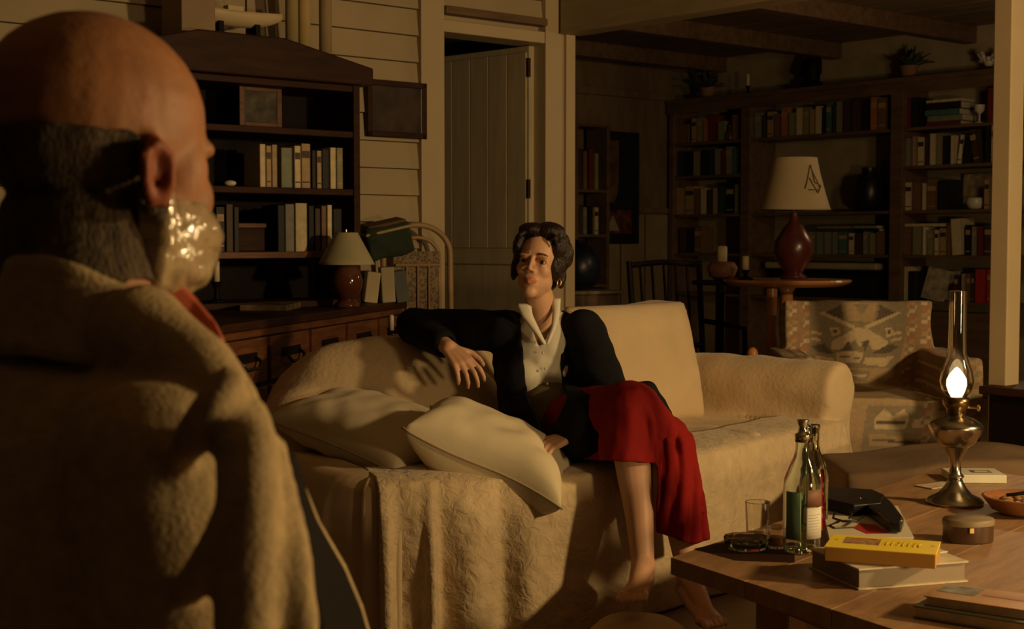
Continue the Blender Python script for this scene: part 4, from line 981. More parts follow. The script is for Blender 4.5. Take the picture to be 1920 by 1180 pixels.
# ------------------------------------------------------------------ coffee table
TZ = 0.45
ct = thing('coffee_table', 'low heavy wooden coffee table in the right foreground', 'table', (1.1, 3.0, 0))
TP = [(0.325, 2.92), (0.92, 1.88), (2.02, 3.15), (1.26, 4.13)]
cen = V((1.1, 3.0, 0))
e1 = V((TP[3][0] - TP[0][0], TP[3][1] - TP[0][1], 0)); e2 = V((TP[2][0] - TP[1][0], TP[2][1] - TP[1][1], 0))
for i in range(5):
    a, b = i / 5, (i + 1) / 5 - 0.0012
    q = [V((*TP[0], 0)).lerp(V((*TP[1], 0)), a), V((*TP[0], 0)).lerp(V((*TP[1], 0)), b), V((*TP[3], 0)).lerp(V((*TP[2], 0)), b), V((*TP[3], 0)).lerp(V((*TP[2], 0)), a)]
    pc = sum(q, V((0, 0, 0))) / 4; rzp = math.atan2((q[3] - q[0]).y, (q[3] - q[0]).x)
    Rm = Matrix.Translation(pc) @ Matrix.Rotation(rzp, 4, 'Z'); ql = [Rm.inverted() @ x for x in q]
    o = MB().prism([(x.x, x.y) for x in ql], TZ - 0.035, TZ).build('tabletop_plank', wood_table, ct, bevel=0.001)
    o.matrix_basis = ct.matrix_basis.inverted() @ Rm
def inset(p, k2): return V((cen.x + (p[0] - cen.x) * k2, cen.y + (p[1] - cen.y) * k2, 0))
IN = [inset(p, 0.86) for p in TP]; IN[0] = inset(TP[0], 0.70)
mb = MB()
for p in IN:
    MB().box((p.x, p.y, (TZ - 0.035) / 2), (0.08, 0.08, TZ - 0.035), rz=0.9).build('leg', wood_table, ct, world=True, bevel=0.006)
for p, q in zip(IN, IN[1:] + IN[:1]):
    d = q - p; MB().box(((p.x + q.x) / 2, (p.y + q.y) / 2, TZ - 0.075), (d.length - 0.09, 0.025, 0.08), rz=math.atan2(d.y, d.x)).build('apron', wood_table, ct, world=True)
TT = TZ + 0.0006
# oil lamp
LB = G(1790, 945, TZ); 
ol = thing('oil_lamp', 'lit metal oil lamp with glass chimney on the coffee table', 'oil lamp', (LB.x, LB.y, TT))
pewter = mat('pewter', (0.55, 0.52, 0.42), 0.24, metal=1.0, var=0.15, scale=10)
MB().lathe([(0, 0.0), (0.068, 0.0), (0.070, 0.006), (0.062, 0.016), (0.040, 0.026), (0.028, 0.04), (0.019, 0.055), (0.017, 0.062)], 40).build('foot', pewter, ol, smooth=True)
MB().lathe([(0.017, 0.062), (0.022, 0.068), (0.015, 0.076), (0.013, 0.095), (0.017, 0.115), (0.028, 0.135), (0.032, 0.142), (0.0, 0.142)], 32).build('stem', pewter, ol, smooth=True)
MB().lathe([(0.03, 0.140), (0.045, 0.150), (0.060, 0.175), (0.065, 0.188), (0.066, 0.192), (0.060, 0.200), (0.045, 0.210), (0.024, 0.217), (0.022, 0.222), (0, 0.222)], 44).build('reservoir', pewter, ol, smooth=True)
MB().lathe([(0.022, 0.220), (0.024, 0.235), (0.030, 0.242), (0.033, 0.252), (0.031, 0.262), (0.024, 0.266), (0, 0.266)], 28).build('burner', mat('dark brass', (0.30, 0.20, 0.09), 0.3, metal=1), ol, smooth=True)
MB().tube([(0.028, 0, 0.238), (0.05, -0.01, 0.238)], 0.003, 8).lathe([(0, 0), (0.008, 0), (0.008, 0.004), (0, 0.004)], 12, Matrix.Translation(V((0.05, -0.01, 0.238))) @ Matrix.Rotation(PI / 2, 4, 'Y')).build('wick_knob', gold, ol)
glass = mat('clear glass', (0.97, 0.96, 0.92), 0.03, trans=1.0, ior=1.45, var=0.0)
gp = [(0.024, 0.264), (0.036, 0.283), (0.041, 0.302), (0.038, 0.325), (0.028, 0.352), (0.0225, 0.375), (0.021, 0.44), (0.021, 0.525)]
MB().lathe(gp + [(r - 0.0016, z) for r, z in gp[::-1]] + [gp[0]], 40, caps=False).build('glass_chimney', glass, ol, smooth=True)
fl_m = mat('flame', (1, 0.8, 0.5), 0.5, emit=(1.0, 0.74, 0.36), estr=5)
MB().lathe([(0.012, 0.270), (0.021, 0.280), (0.025, 0.293), (0.024, 0.308), (0.016, 0.322), (0.007, 0.333), (0.0, 0.338)], 20, sy=0.7).build('flame', fl_m, ol, smooth=True)
lamp('oil_lamp_flame_light', (LB.x, LB.y, TT + 0.305), 5.0, (1.0, 0.66, 0.30), 0.018)
# bottle
BB = G(1503, 1035, TZ)
bo = thing('glass_bottle', 'clear green-tinted bottle with white label and pourer on the table', 'bottle', (BB.x, BB.y, TT))
gg = mat('bottle glass', (0.90, 0.97, 0.92), 0.04, trans=1.0, ior=1.45, var=0.0)
bpf = [(0.034, 0.0), (0.0385, 0.004), (0.039, 0.02), (0.039, 0.135), (0.037, 0.155), (0.028, 0.178), (0.018, 0.20), (0.0145, 0.215), (0.0145, 0.235)]
MB().lathe([(0, 0.004)] + [bpf[0]] + bpf[1:] + [(0.012, 0.235), (0.012, 0.215), (0.015, 0.198), (0.025, 0.177), (0.0345, 0.152), (0.0365, 0.135), (0.0365, 0.012), (0, 0.010)], 48).build('bottle_body', gg, bo, smooth=True)
def label_patch(a0, a1, z0, z1, r=0.0394):
    mb = MB(); mb.grid(lambda u, v: V((r * math.sin(a0 + (a1 - a0) * u), -r * math.cos(a0 + (a1 - a0) * u), z0 + (z1 - z0) * v)), 14, 2); return mb
label_patch(0.02, 1.25, 0.033, 0.098).build('paper_label', mat('white label', (0.70, 0.66, 0.55), 0.7), bo, smooth=True, solid=0.0003)
for i in range(7): label_patch(0.15, 1.0 - 0.1 * (i % 3), 0.046 + i * 0.006, 0.0475 + i * 0.006, 0.0397).build('print_line', mat('faded print', (0.42, 0.40, 0.34), 0.7), bo)
label_patch(0.02, 1.25, 0.100, 0.135).build('paper_label', mat('brown label', (0.20, 0.09, 0.045), 0.6), bo, smooth=True, solid=0.0003, label='brown upper label')
label_patch(-1.15, -0.25, 0.03, 0.13).build('paper_label', mat('green label', (0.17, 0.30, 0.18), 0.5), bo, smooth=True, solid=0.0003, label='green label on the left side')
MB().lathe([(0.016, 0.230), (0.017, 0.245), (0.010, 0.25), (0.008, 0.262), (0.011, 0.268), (0.012, 0.276), (0, 0.276)], 20).build('pourer', mat('chrome', (0.7, 0.68, 0.6), 0.15, metal=1), bo, smooth=True)
# second darker bottle behind
B2 = G(1527, 1000, TZ)
bo2 = thing('glass_bottle', 'slimmer olive glass bottle standing close behind the labelled one', 'bottle', (B2.x + 0.005, B2.y + 0.04, TT))
MB().lathe([(0, 0), (0.030, 0.0), (0.033, 0.004), (0.033, 0.12), (0.030, 0.14), (0.015, 0.175), (0.012, 0.19), (0.012, 0.225), (0.014, 0.228), (0.014, 0.236), (0, 0.236)], 36).build('bottle_body', mat('olive glass', (0.72, 0.80, 0.62), 0.05, trans=1.0, var=0.0), bo2, smooth=True)
# ashtray and tumbler
at_ = G(1400, 1032, TZ)
ag = thing('glass_ashtray', 'cut-glass ashtray left of the bottles at the table corner', 'ashtray', (at_.x, at_.y, TT))
mb = MB(); prof = [(0, 0.002), (0.030, 0), (0.042, 0.004), (0.047, 0.016), (0.049, 0.028), (0.043, 0.029), (0.038, 0.018), (0.030, 0.010), (0, 0.009)]
mb.lathe(prof, 12); mb.build('dish', gg, ag, bevel=0.001)
tb = G(1455, 1028, TZ)
tg = thing('shot_glass', 'small glass holding amber liquor between ashtray and bottle', 'glass', (tb.x, tb.y, TT))
MB().lathe([(0, 0.0), (0.017, 0), (0.020, 0.045), (0.0185, 0.045), (0.016, 0.006), (0, 0.006)], 28).build('glass', glass, tg, smooth=True)
MB().lathe([(0, 0.0065), (0.0155, 0.0065), (0.0172, 0.024), (0, 0.024)], 24).build('liquor', mat('amber', (0.5, 0.2, 0.05), 0.1), tg, smooth=True)
tu = G(1420, 1005, TZ)
tw = thing('tumbler', 'clear tall tumbler behind the ashtray', 'glass', (tu.x, tu.y, TT))
MB().lathe([(0, 0.0), (0.024, 0), (0.027, 0.075), (0.0258, 0.075), (0.0228, 0.006), (0, 0.006)], 32).build('glass', glass, tw, smooth=True)
# flat dark sheet laid for the shadow under them
tr = thing('table_shadow', 'thin dark sheet laid as shadow under the bottles and ashtray', 'table_shadow', G(1428, 1030, TZ) + V((0, 0, 0.0)), 0.0)

# generic flat book
def flat_book(name, c, L, W, H, z, rz, cov, label, cat='book', pages=True, prints=(), tilt=0.0):
    t = thing(name, label, cat, (c[0], c[1], z), rz)
    th = min(0.003, H * 0.15)
    MB().b2((-L / 2, -W / 2, 0), (L / 2, W / 2, th)).build('cover', cov, t, bevel=0.0008)
    MB().b2((-L / 2, -W / 2, H - th), (L / 2, W / 2, H)).build('cover', cov, t, bevel=0.0008)
    MB().b2((-L / 2 + 0.004, -W / 2 + 0.003, th), (L / 2 - 0.004, W / 2 - 0.004, H - th)).build('page_block', paper_cream, t)
    MB().b2((-L / 2, W / 2 - 0.003, 0), (L / 2, W / 2, H)).build('spine', cov, t, bevel=0.0008)
    for lo, hi, m in prints:
        MB().b2((lo[0], lo[1], H + 0.0001), (hi[0], hi[1], H + 0.0006)).build('cover_print', m, t)
    return t
def ang(p, q): return math.atan2((q - p).y, (q - p).x)
def mid(a, b): return (a + b) / 2
greyc = mat('grey board', (0.30, 0.235, 0.15), 0.6)
# big grey book at the bottom: front edge from (1622,1110) to (1815,1075)
q1 = G(1610, 1108, TZ); q2 = G(1815, 1092, TZ)
rb_ = ang(q1, q2); LBK = (q2 - q1).length; nn_ = V((-math.sin(rb_), math.cos(rb_), 0))
cB = mid(q1, q2) + nn_ * 0.095
def flip(t): return t
bk1 = thing('book', 'thick grey hardback at the bottom of the table pile', 'book', (cB.x, cB.y, TT), rb_)
H1 = 0.040
MB().b2((-LBK / 2, -0.095, 0), (LBK / 2, 0.095, 0.003)).build('cover', paper_cream, bk1, label='cream lower cover edge')
MB().b2((-LBK / 2, -0.095, H1 - 0.003), (LBK / 2, 0.095, H1)).build('cover', paper_cream, bk1)
MB().b2((-LBK / 2 + 0.004, -0.089, 0.003), (LBK / 2 - 0.004, 0.09, H1 - 0.003)).build('page_block', greyc, bk1)
# patterned card on it
card_o = MB().b2((-0.05, -0.06, 0), (0.05, 0.06, 0.003)).build('greeting_card', [mat('card stock', (0.62, 0.57, 0.42), 0.7), mat('card ink', (0.24, 0.28, 0.18), 0.7)], bevel=0.0006)
gc = bk1.matrix_basis @ V((LBK / 2 - 0.055, 0.03, 0)); card_o.location = (gc.x, gc.y, TT + H1 + 0.0005); card_o.rotation_euler = (0, 0, rb_ + 0.15)
single(card_o, 'pale card with green line drawing on the grey book', 'card')
for i in range(5):
    MB().tube([(-0.035 + i * 0.008, -0.045 + i * 0.02, 0.0034), (0.0, -0.02 + i * 0.012, 0.0034), (0.038, -0.04 + i * 0.02, 0.0034)], 0.0009, 5).build('drawn_line', mat('card ink', (0.24, 0.28, 0.18), 0.7), card_o)
# yellow box on top
zY = TT + H1 + 0.0008
y1 = G(1546, 1052, zY); y2 = G(1754, 1068, zY)
ry_ = ang(y1, y2); LY = (y2 - y1).length; ny = V((-math.sin(ry_), math.cos(ry_), 0))
cy_ = mid(y1, y2) + ny * 0.060
yb = thing('yellow_carton', 'flat yellow carton with brown picture lying on the grey book', 'box', (cy_.x, cy_.y, zY), ry_)
HY = 0.028
yel = mat('yellow card', (0.95, 0.72, 0.06), 0.5, var=0.04)
MB().b2((-LY / 2, -0.060, 0), (LY / 2, 0.060, HY - 0.002)).build('box_body', mat('ochre card side', (0.50, 0.25, 0.045), 0.55), yb, bevel=0.0015)
MB().b2((-LY / 2 - 0.001, -0.061, HY - 0.002), (LY / 2 + 0.001, 0.061, HY)).build('box_lid', yel, yb, bevel=0.0008)
MB().b2((-LY * 0.36, -0.018, HY), (-LY * 0.03, 0.040, HY + 0.0006)).build('picture_print', mat('brown picture', (0.22, 0.055, 0.03), 0.5, scale=70, var=0.5, col2=(0.55, 0.35, 0.15)), yb)
inkm = mat('brown ink', (0.60, 0.40, 0.03), 0.6)
rnd = random.Random(11)
for k2 in range(7):
    x = LY * (0.03 + k2 * 0.05)
    MB().tube([(x, -0.012, HY + 0.0005), (x + rnd.uniform(-0.003, 0.004), 0.008, HY + 0.0005), (x + 0.003, 0.026, HY + 0.0001)], 0.0010, 5).build('lettering_stroke', inkm, yb)
    MB().tube([(x, -0.012 + (k2 % 3) * 0.014, HY + 0.0005), (x + 0.006, -0.010 + (k2 % 3) * 0.014, HY + 0.0001)], 0.0009, 5).build('lettering_stroke', inkm, yb)
for x in (-LY * 0.43, LY * 0.45): MB().lathe([(0, HY), (0.004, HY), (0.004, HY + 0.0006), (0, HY + 0.0006)], 8, Matrix.Translation(V((x, 0.01, 0)))).build('emblem', inkm, yb)
# magazine beneath the pistol
zM = TT
m1 = G(1556, 1004, zM + 0.03); m2 = G(1712, 1004, zM + 0.03); m3 = G(1682, 946, zM + 0.03); m4 = G(1545, 955, zM + 0.03)
mcen = (m1 + m2 + m3 + m4) / 4
mg = thing('magazine', 'white magazine with red and black cover print under the pistol', 'magazine', (mcen.x, mcen.y, TT))
cx_ = [((p.x - mcen.x), (p.y - mcen.y)) for p in (m1, m2, m3, m4)]
MB().prism(cx_, 0, 0.024).build('page_block', paper_cream, mg)
MB().prism([(x * 1.02, y * 1.02) for x, y in cx_], 0.024, 0.026).build('cover', mat('glossy white cover', (0.74, 0.66, 0.46), 0.35, var=0.02), mg)
def mloc(px, py): 
    p = G(px, py, TT + 0.0265); return (p.x - mcen.x, p.y - mcen.y)
MB().prism([mloc(*q) for q in ((1612, 982), (1640, 984), (1668, 1001), (1625, 1001), (1600, 990))], 0.0262, 0.0268).build('cover_print', mat('red print', (0.50, 0.03, 0.02), 0.4), mg)
pts = [mloc(*q) for q in ((1600, 976), (1575, 978), (1556, 986), (1566, 992), (1600, 990))]
MB().tube([(x, y, 0.0268) for x, y in pts], 0.0022, 6).build('cover_print', black_pl, mg)
# pistol
pz = TT + 0.0275
def gl(px, py, h=0.0): p = G(px, py, pz + h); return V((p.x, p.y, pz + h))
pg0 = gl(1620, 955)
gn = thing('pistol', 'black semi-automatic pistol lying on the white magazine', 'pistol', pg0)
gun = mat('gun black', (0.010, 0.010, 0.013), 0.3, var=0.1, coat=0.2)
def gunpoly(pts, h0, h1, name, bev=0.003):
    mb = MB(); q = [gl(*p) - pg0 for p in pts]
    return mb.prism([(v.x, v.y) for v in q], h0, h1).build(name, gun, gn, bevel=bev, seg=3)
gunpoly([(1548, 932), (1636, 938), (1658, 948), (1652, 964), (1600, 968), (1548, 956)], 0.0, 0.026, 'slide')
gunpoly([(1630, 941), (1655, 945), (1672, 960), (1694, 990), (1690, 1001), (1668, 1000), (1645, 980), (1624, 966)], 0.001, 0.024, 'grip', 0.005)
MB().tube([gl(*p, 0.012) - pg0 for p in ((1565, 960), (1562, 972), (1580, 978), (1605, 978), (1620, 968))], 0.0025, 8).build('trigger_guard', gun, gn, smooth=True)
MB().tube([gl(*p, 0.012) - pg0 for p in ((1598, 964), (1592, 972))], 0.002, 8).build('trigger', gun, gn)
MB().b2((-0.0005, -0.0005, 0.026), (0.006, 0.004, 0.029)).build('rear_sight', gun, gn)
MB().lathe([(0, 0.024), (0.004, 0.024), (0.004, 0.0265), (0, 0.0265)], 12, Matrix.Translation(gl(1612, 955) - pg0)).build('safety_catch', mat('steel', (0.5, 0.47, 0.4), 0.3, metal=1), gn)
# tin
tn = G(1815, 1015, TZ)
ti = thing('oval_tin', 'oval brown lidded tin in front of the oil lamp', 'tin', (tn.x, tn.y, TT), 0.1)
MB().lathe([(0, 0), (0.054, 0), (0.055, 0.002), (0.055, 0.040), (0, 0.040)], 44, sy=0.72).build('tin_body', mat('brown lacquer', (0.10, 0.055, 0.03), 0.3, metal=0.3), ti, smooth=True)
MB().lathe([(0, 0.040), (0.0565, 0.036), (0.0565, 0.047), (0.054, 0.050), (0, 0.0505)], 44, sy=0.72).build('lid', mat('tan lid', (0.25, 0.18, 0.10), 0.5), ti, smooth=True)
MB().box((-0.01, -0.041, 0.030), (0.010, 0.004, 0.012)).build('clasp', gold, ti, bevel=0.001)
# white box with brown window behind the lamp
w1 = G(1825, 900, TZ)
wbx = thing('white_box', 'flat white box with brown oval window behind the oil lamp', 'box', (w1.x, w1.y, TT), -0.05)
MB().b2((-0.072, -0.06, 0), (0.072, 0.06, 0.022)).build('box_body', mat('white card', (0.70, 0.68, 0.52), 0.6), wbx, bevel=0.002)
MB().b2((-0.008, -0.022, 0.022), (0.045, 0.018, 0.0232)).build('label_window', mat('brown window', (0.20, 0.11, 0.05), 0.4), wbx, bevel=0.002)
MB().b2((0.0, -0.010, 0.0232), (0.035, 0.006, 0.0240)).build('label_centre', mat('cream centre', (0.6, 0.45, 0.22), 0.5), wbx)
pp1 = G(1758, 912, TZ)
o = MB().b2((-0.055, -0.03, 0), (0.055, 0.03, 0.003)).build('leaflet', [mat('leaflet paper', (0.68, 0.55, 0.42), 0.6, scale=60, var=0.2)], bevel=0.0006); o.location = (pp1.x, pp1.y, TT); o.rotation_euler = (0, 0, 0.55); single(o, 'small pinkish leaflet lying left of the oil lamp', 'leaflet')
# wooden bowl at right edge
bw = G(1905, 965, TZ)
wo = thing('wooden_bowl', 'carved brown wooden bowl at the right edge of the table', 'bowl', (bw.x + 0.02, bw.y, TT))
MB().lathe([(0, 0), (0.05, 0), (0.075, 0.012), (0.098, 0.042), (0.092, 0.044), (0.07, 0.018), (0, 0.008)], 40).build('bowl_body', mat('bowl wood', (0.33, 0.14, 0.05), 0.35, kind='wood', scale=9), wo, smooth=True)
rnd = random.Random(2)
for i in range(8):
    a = i * 0.8; r = 0.045 if i < 6 else 0.0; o = MB().ell((0, 0, 0), (0.020, 0.014, 0.012), seg=12).build('walnut', mat('nut shell', (0.42, 0.22, 0.09), 0.35, bump=0.3), smooth=True)
    o.location = (bw.x + 0.02 + r * math.cos(a), bw.y + r * math.sin(a), TT + (0.026 if r else 0.024)); o.rotation_euler = (0, 0, a)
    single(o, 'brown nut lying in the carved wooden bowl', 'nut', 'nuts in the wooden bowl')
sp = thing('pipe', 'dark smoking pipe lying across the bowl rim', 'pipe', (bw.x + 0.02, bw.y - 0.02, TT + 0.045))
MB().tube([(-0.05, 0.0, 0.004), (0.02, 0.01, 0.010), (0.07, 0.02, 0.012)], [0.004, 0.005, 0.006], 8).build('stem', black_pl, sp, smooth=True)
MB().lathe([(0, 0), (0.011, 0.004), (0.013, 0.03), (0.009, 0.03), (0.008, 0.01), (0, 0.01)], 16, Matrix.Translation(V((0.078, 0.02, 0.002)))).build('pipe_bowl', wood_dark, sp, smooth=True)
# front right books
b1 = G(1712, 1160, TZ + 0.0); b2_ = G(1925, 1195, TZ + 0.0)
r1 = ang(b1, b2_) ; c1 = mid(b1, b2_) + V((-math.sin(r1), math.cos(r1), 0)) * 0.062
fb1 = flat_book('book', c1, (b2_ - b1).length, 0.125, 0.022, TT, r1, mat('green grey cover', (0.16, 0.16, 0.10), 0.5), 'grey-green book beneath the orange one, front right of table')
c2 = c1 + V((0.012, 0.004, 0))
fb2 = flat_book('book', c2, (b2_ - b1).length * 0.95, 0.115, 0.016, TT + 0.0226, r1 + 0.03, mat('orange cover', (0.52, 0.26, 0.08), 0.35, scale=14, var=0.2), 'orange paperback with grey picture on top of the front right pile',
                prints=(((-0.085, -0.012), (-0.02, 0.045), mat('grey picture', (0.30, 0.28, 0.20), 0.4, scale=40, var=0.4)), ((-0.01, 0.0), (0.08, 0.012), mat('red ochre print', (0.45, 0.14, 0.05), 0.4))))
# outline of the shadow sheet along the table edge
p_ = [G(1300, 1030, TZ), G(1380, 1052, TZ), G(1490, 1056, TZ), G(1490, 1012, TZ), G(1385, 1010, TZ)]
tl_ = V(tr.location)
q = [(v.x - tl_.x, v.y - tl_.y) for v in p_]
tr.location.z = TT - 0.0004
MB().prism(q, 0, 0.0002).build('shadow_sheet', wood_dark, tr) 
for o in (bo, bo2, ag, tg, tw): o.location.z = TT + 0.0002

# ------------------------------------------------------------------ people
def XY(p):   # direction of a point seen from the room's near end, used to lay out hems and necklines
    q = p - V((0, 0, CAMZ)); f = q.y * CP - q.z * SP; u = q.y * SP + q.z * CP
    return 960 + FPX * q.x / f, 590 - FPX * u / f
def head_frame(c, yaw, pitch, roll, s):
    return Matrix.Translation(c) @ Matrix.Rotation(yaw, 4, 'Z') @ Matrix.Rotation(pitch, 4, 'X') @ Matrix.Rotation(roll, 4, 'Y') @ Matrix.Scale(s, 4)
def head_pieces(mb, M, female=True):
    E = lambda c, r, seg=20, R=None: mb.ell(c, r, M, R=R, seg=seg)
    if female:
        E((0, .018, .032), (.072, .090, .083), 28)
        E((0, -.022, -.038), (.054, .060, .076), 24)
        E((0, -.058, -.098), (.024, .021, .019))
        E((0, -.048, -.066), (.034, .034, .034))
    else:
        E((0, .020, .036), (.077, .098, .086), 28)
        E((0, -.022, -.030), (.060, .064, .074), 24)
        E((0, -.058, -.088), (.028, .022, .018))
        E((0, -.045, -.060), (.042, .036, .040))
        for s in (-1, 1): E((s * .045, -.034, -.004), (.020, .028, .034))
    for s in (-1, 1):
        E((s * .036, -.014, -.056), (.020, .044, .032))
        E((s * .031, -.051, -.024), (.026, .026, .028))
        E((s * .026, -.074 if female else -.064, .020), (.024, .013, .009))
        E((s * (.010 if female else .013), -.087, -.031), (.007, .009, .006), 12)
        # ear: rim, bowl and lobe
        x = .073 if female else .078
        mb.tube([(s * x, .004, -.030), (s * (x + .008), .000, -.012), (s * (x + .012), .004, .010), (s * (x + .013), .018, .020), (s * (x + .012), .028, .008), (s * (x + .007), .022, -.014), (s * x, .010, -.030)], [.006, .0055, .005, .005, .005, .005, .006], 10, M if female else M @ Matrix.Translation((0, 0, -.012)))
        E((s * (x + .003), .012, -.004), (.006, .013, .020), 12)
        E((s * (x + .002), .004, -.034), (.006, .008, .009), 12)
        # upper eyelid and lower lid
        if female:
            mb.tube([(s * .017, -.073, .002), (s * .025, -.0785, .0070), (s * .035, -.0775, .0072), (s * .046, -.067, .001)], .0048, 8, M)
            mb.tube([(s * .019, -.073, -.006), (s * .031, -.0775, -.0095), (s * .044, -.068, -.005)], .004, 8, M)
            mb.tube([(s * .012, -.078, .018), (s * .026, -.0805, .023), (s * .045, -.067, .018)], .0065, 8, M)
    if female: mb.limb([(0, -.076, .018), (0, -.086, .002), (0, -.095, -.018), (0, -.0985, -.027)], [.009, .0075, .0078, .0088], M, 12)
    else: mb.limb([(0, -.068, .020), (0, -.078, .002), (0, -.086, -.020), (0, -.090, -.030)], [.010, .0085, .009, .0105], M, 12)
    mb.tube([(-.022, -.078, -.0605), (-.008, -.091, -.0565), (0, -.0925, -.0585), (.008, -.091, -.0565), (.022, -.078, -.0605)], [.003, .0052, .005, .0052, .003], 10, M)
    mb.tube([(-.020, -.078, -.0665), (0, -.0905, -.0705), (.020, -.078, -.0665)], [.003, .0066, .003], 10, M)
def hand(mb, wrist, d, up, side, s=1.0, curl=(0.35, 0.45, 0.3), spread=0.10):
    """palm with four unequal fingers and a thumb leaving its side"""
    wrist = V(wrist); x = V(d).normalized(); z = V(up); z = (z - x * z.dot(x)).normalized(); y = z.cross(x) * side
    for i in range(4):
        o = (1.5 - i) * .0185 * s
        kn = wrist + x * (.088 - .004 * abs(i - 1)) * s + y * o - z * (.003 * abs(i - 1.3)) * s
        mb.limb([wrist + y * o * 0.55, kn], [.0135 * s, .0105 * s], seg=10)
        L = (.040, .045, .042, .032)[i] * s; a = spread * (1.5 - i) / 1.5
        dx = (x * math.cos(a) + y * math.sin(a)).normalized(); p = kn; ang_ = 0; pts = [p]; r = [.0092 * s]
        for j, c in enumerate(curl):
            ang_ += c * (1 + 0.12 * i)
            dd = dx * math.cos(ang_) - z * math.sin(ang_); p = p + dd * L * (1, .62, .50)[j]; pts.append(p); r.append((.0082, .0075, .0062)[j] * s)
        mb.limb(pts, r, seg=10)
    t0 = wrist + x * .022 * s + y * .024 * s - z * .006 * s
    t1 = t0 + (x * .55 + y * .75 - z * .25).normalized() * .040 * s
    t2 = t1 + (x * .85 + y * .35 - z * .30).normalized() * .032 * s
    t3 = t2 + (x * .95 + y * .0 - z * .35).normalized() * .024 * s
    mb.limb([t0, t1, t2, t3], [.014 * s, .0115 * s, .0095 * s, .0075 * s], seg=10)
def foot(mb, ankle, toe, heel_down, s=1.0, side=1):
    ankle = V(ankle); toe = V(toe); fw = (toe - ankle); fw = V((fw.x, fw.y, 0)).normalized(); y = V((-fw.y, fw.x, 0)) * side
    heel = ankle - fw * .035 * s - V((0, 0, heel_down))
    ball = toe - fw * .045 * s
    mb.limb([ankle, heel], [.036 * s, .028 * s]); mb.limb([heel, ball + y * .015 * s], [.027 * s, .018 * s]); mb.limb([heel, ball - y * .02 * s], [.027 * s, .022 * s])
    mb.limb([ankle + fw * .01, ball - y * .005 + V((0, 0, .006))], [.033 * s, .020 * s])
    for i in range(5):
        b = ball + y * (.030 - i * .0165) * s; ln = (.030, .036, .040, .043, .046)[i] * s
        r = (.0075, .008, .0085, .009, .0125)[i] * s
        mb.limb([b, b + fw * ln * .7 + V((0, 0, .005)), b + fw * ln * 1.15 - V((0, 0, .003))], [r * 1.05, r * .82, r * .88], seg=10)
def taper(mb, pts, rad, n=6):
    """limb through pts with in-between spheres so it swells and tapers smoothly"""
    mb.limb(pts, rad, seg=18)

# ---- the woman
HMX = head_frame(P(1010, 496, 4.33), math.radians(-16), math.radians(-9), math.radians(6), 0.93)
hpos = lambda p: HMX @ V(p)
neckT = hpos((0, .022, -.075)); 
nb_ = P(1022, 622, 4.40)
shR = P(950, 622, 4.44); shL = P(1096, 622, 4.36)
elR = P(776, 612, 4.62); wrR = P(842, 652, 4.40)
elL = P(1140, 742, 4.22); wrL = P(1062, 820, 4.10)
chest = P(1026, 690, 4.42); waist = P(1034, 765, 4.42); pelv = P(1044, 805, 4.40)
hipR = P(1015, 815, 4.40); hipL = P(1075, 812, 4.42)
kn1 = P(1184, 768, 4.00); an1 = P(1206, 1060, 3.86)
kn2 = P(1248, 826, 4.06); an2 = P(1290, 1075, 4.02)
toe1 = P(1188, 1124, 3.68); toe2 = P(1345, 1172, 3.80)
wm = thing('person', 'short-haired woman in dark jacket, white shirt and red skirt, seated on the sofa', 'person', (pelv.x, pelv.y, 0.45))
b = MB()
head_pieces(b, HMX, True)
taper(b, [neckT, nb_ + V((0, 0, 0.01))], [.043, .050])
b.limb([nb_, shR], [.045, .045]); b.limb([nb_, shL], [.045, .045])
b.ell(chest + V((0, 0, .02)), (.140, .085, .150), R=Matrix.Rotation(-.25, 4, 'Z'), seg=24)
b.ell(chest + V((-.055, -.05, -.02)), (.042, .036, .042)); b.ell(chest + V((.06, -.052, -.02)), (.042, .036, .042))
b.limb([chest, waist, pelv], [.105, .098, .12])
for e, w_, sh_, sgn in ((elR, wrR, shR, 1), (elL, wrL, shL, -1)):
    taper(b, [sh_, sh_.lerp(e, .4), e, e.lerp(w_, .3), w_], [.050, .043, .036, .036, .024])
hand(b, wrR, P(880, 690, 4.32) - wrR, V((0.25, -0.75, 0.45)), 1, 0.98, (0.35, 0.55, 0.4), 0.25)
hand(b, wrL, P(1008, 838, 4.02) - wrL, V((0, -0.3, 1)), -1, 0.95, (0.3, 0.4, 0.3))
for h_, k_, a_ in ((hipR, kn1, an1), (hipL, kn2, an2)):
    taper(b, [h_, h_.lerp(k_, .5), k_], [.088, .074, .056])
    cal = k_.lerp(a_, .32) + V((-.004, .022, 0))
    taper(b, [k_, cal, k_.lerp(a_, .68) + V((0, .008, 0)), a_], [.054, .055, .040, .031])
foot(b, an1, toe1, .045, 0.98, 1); foot(b, an2, toe2, .05, 0.98, 1)
HI = HMX.inverted()
def socket(p, n):
    q = HI @ p
    if abs(q.x) < .06 and -.10 < q.y < -.04 and -.03 < q.z < .03:
        for s in (-1, 1):
            d = math.hypot(q.x - s * .031, (q.z - .0) * 1.3)
            if d < .010: p = p + (HMX.to_3x3() @ V((0, 1, 0))) * (.006 * (1 - d / .010))
    return p
me = remesh(b, 0.0036, 9, post=socket)
def wskin(p, n):
    q = HI @ p
    if q.y < -.066:
        lw = 1 - (abs(q.x) / .0235) ** 2
        if lw > 0 and abs(q.z + .0635) < .0115 * lw ** .6: return (0.72, 0.47, 0.42)
        for s in (-1, 1):
            if abs(q.z - (.024 + .10 * (.03 - abs(q.x)) * (1 if abs(q.x) > .03 else -.3))) < .0035 and .012 < q.x * s < .048: return (0.18, 0.12, 0.10)
            if math.hypot(q.x - s * .032, (q.z - .003) * 1.2) < .015: return (0.55, 0.42, 0.38)
    k = 1 + 0.05 * noise.noise(p * 30)
    return (k, k, k)
paint(me, wskin)
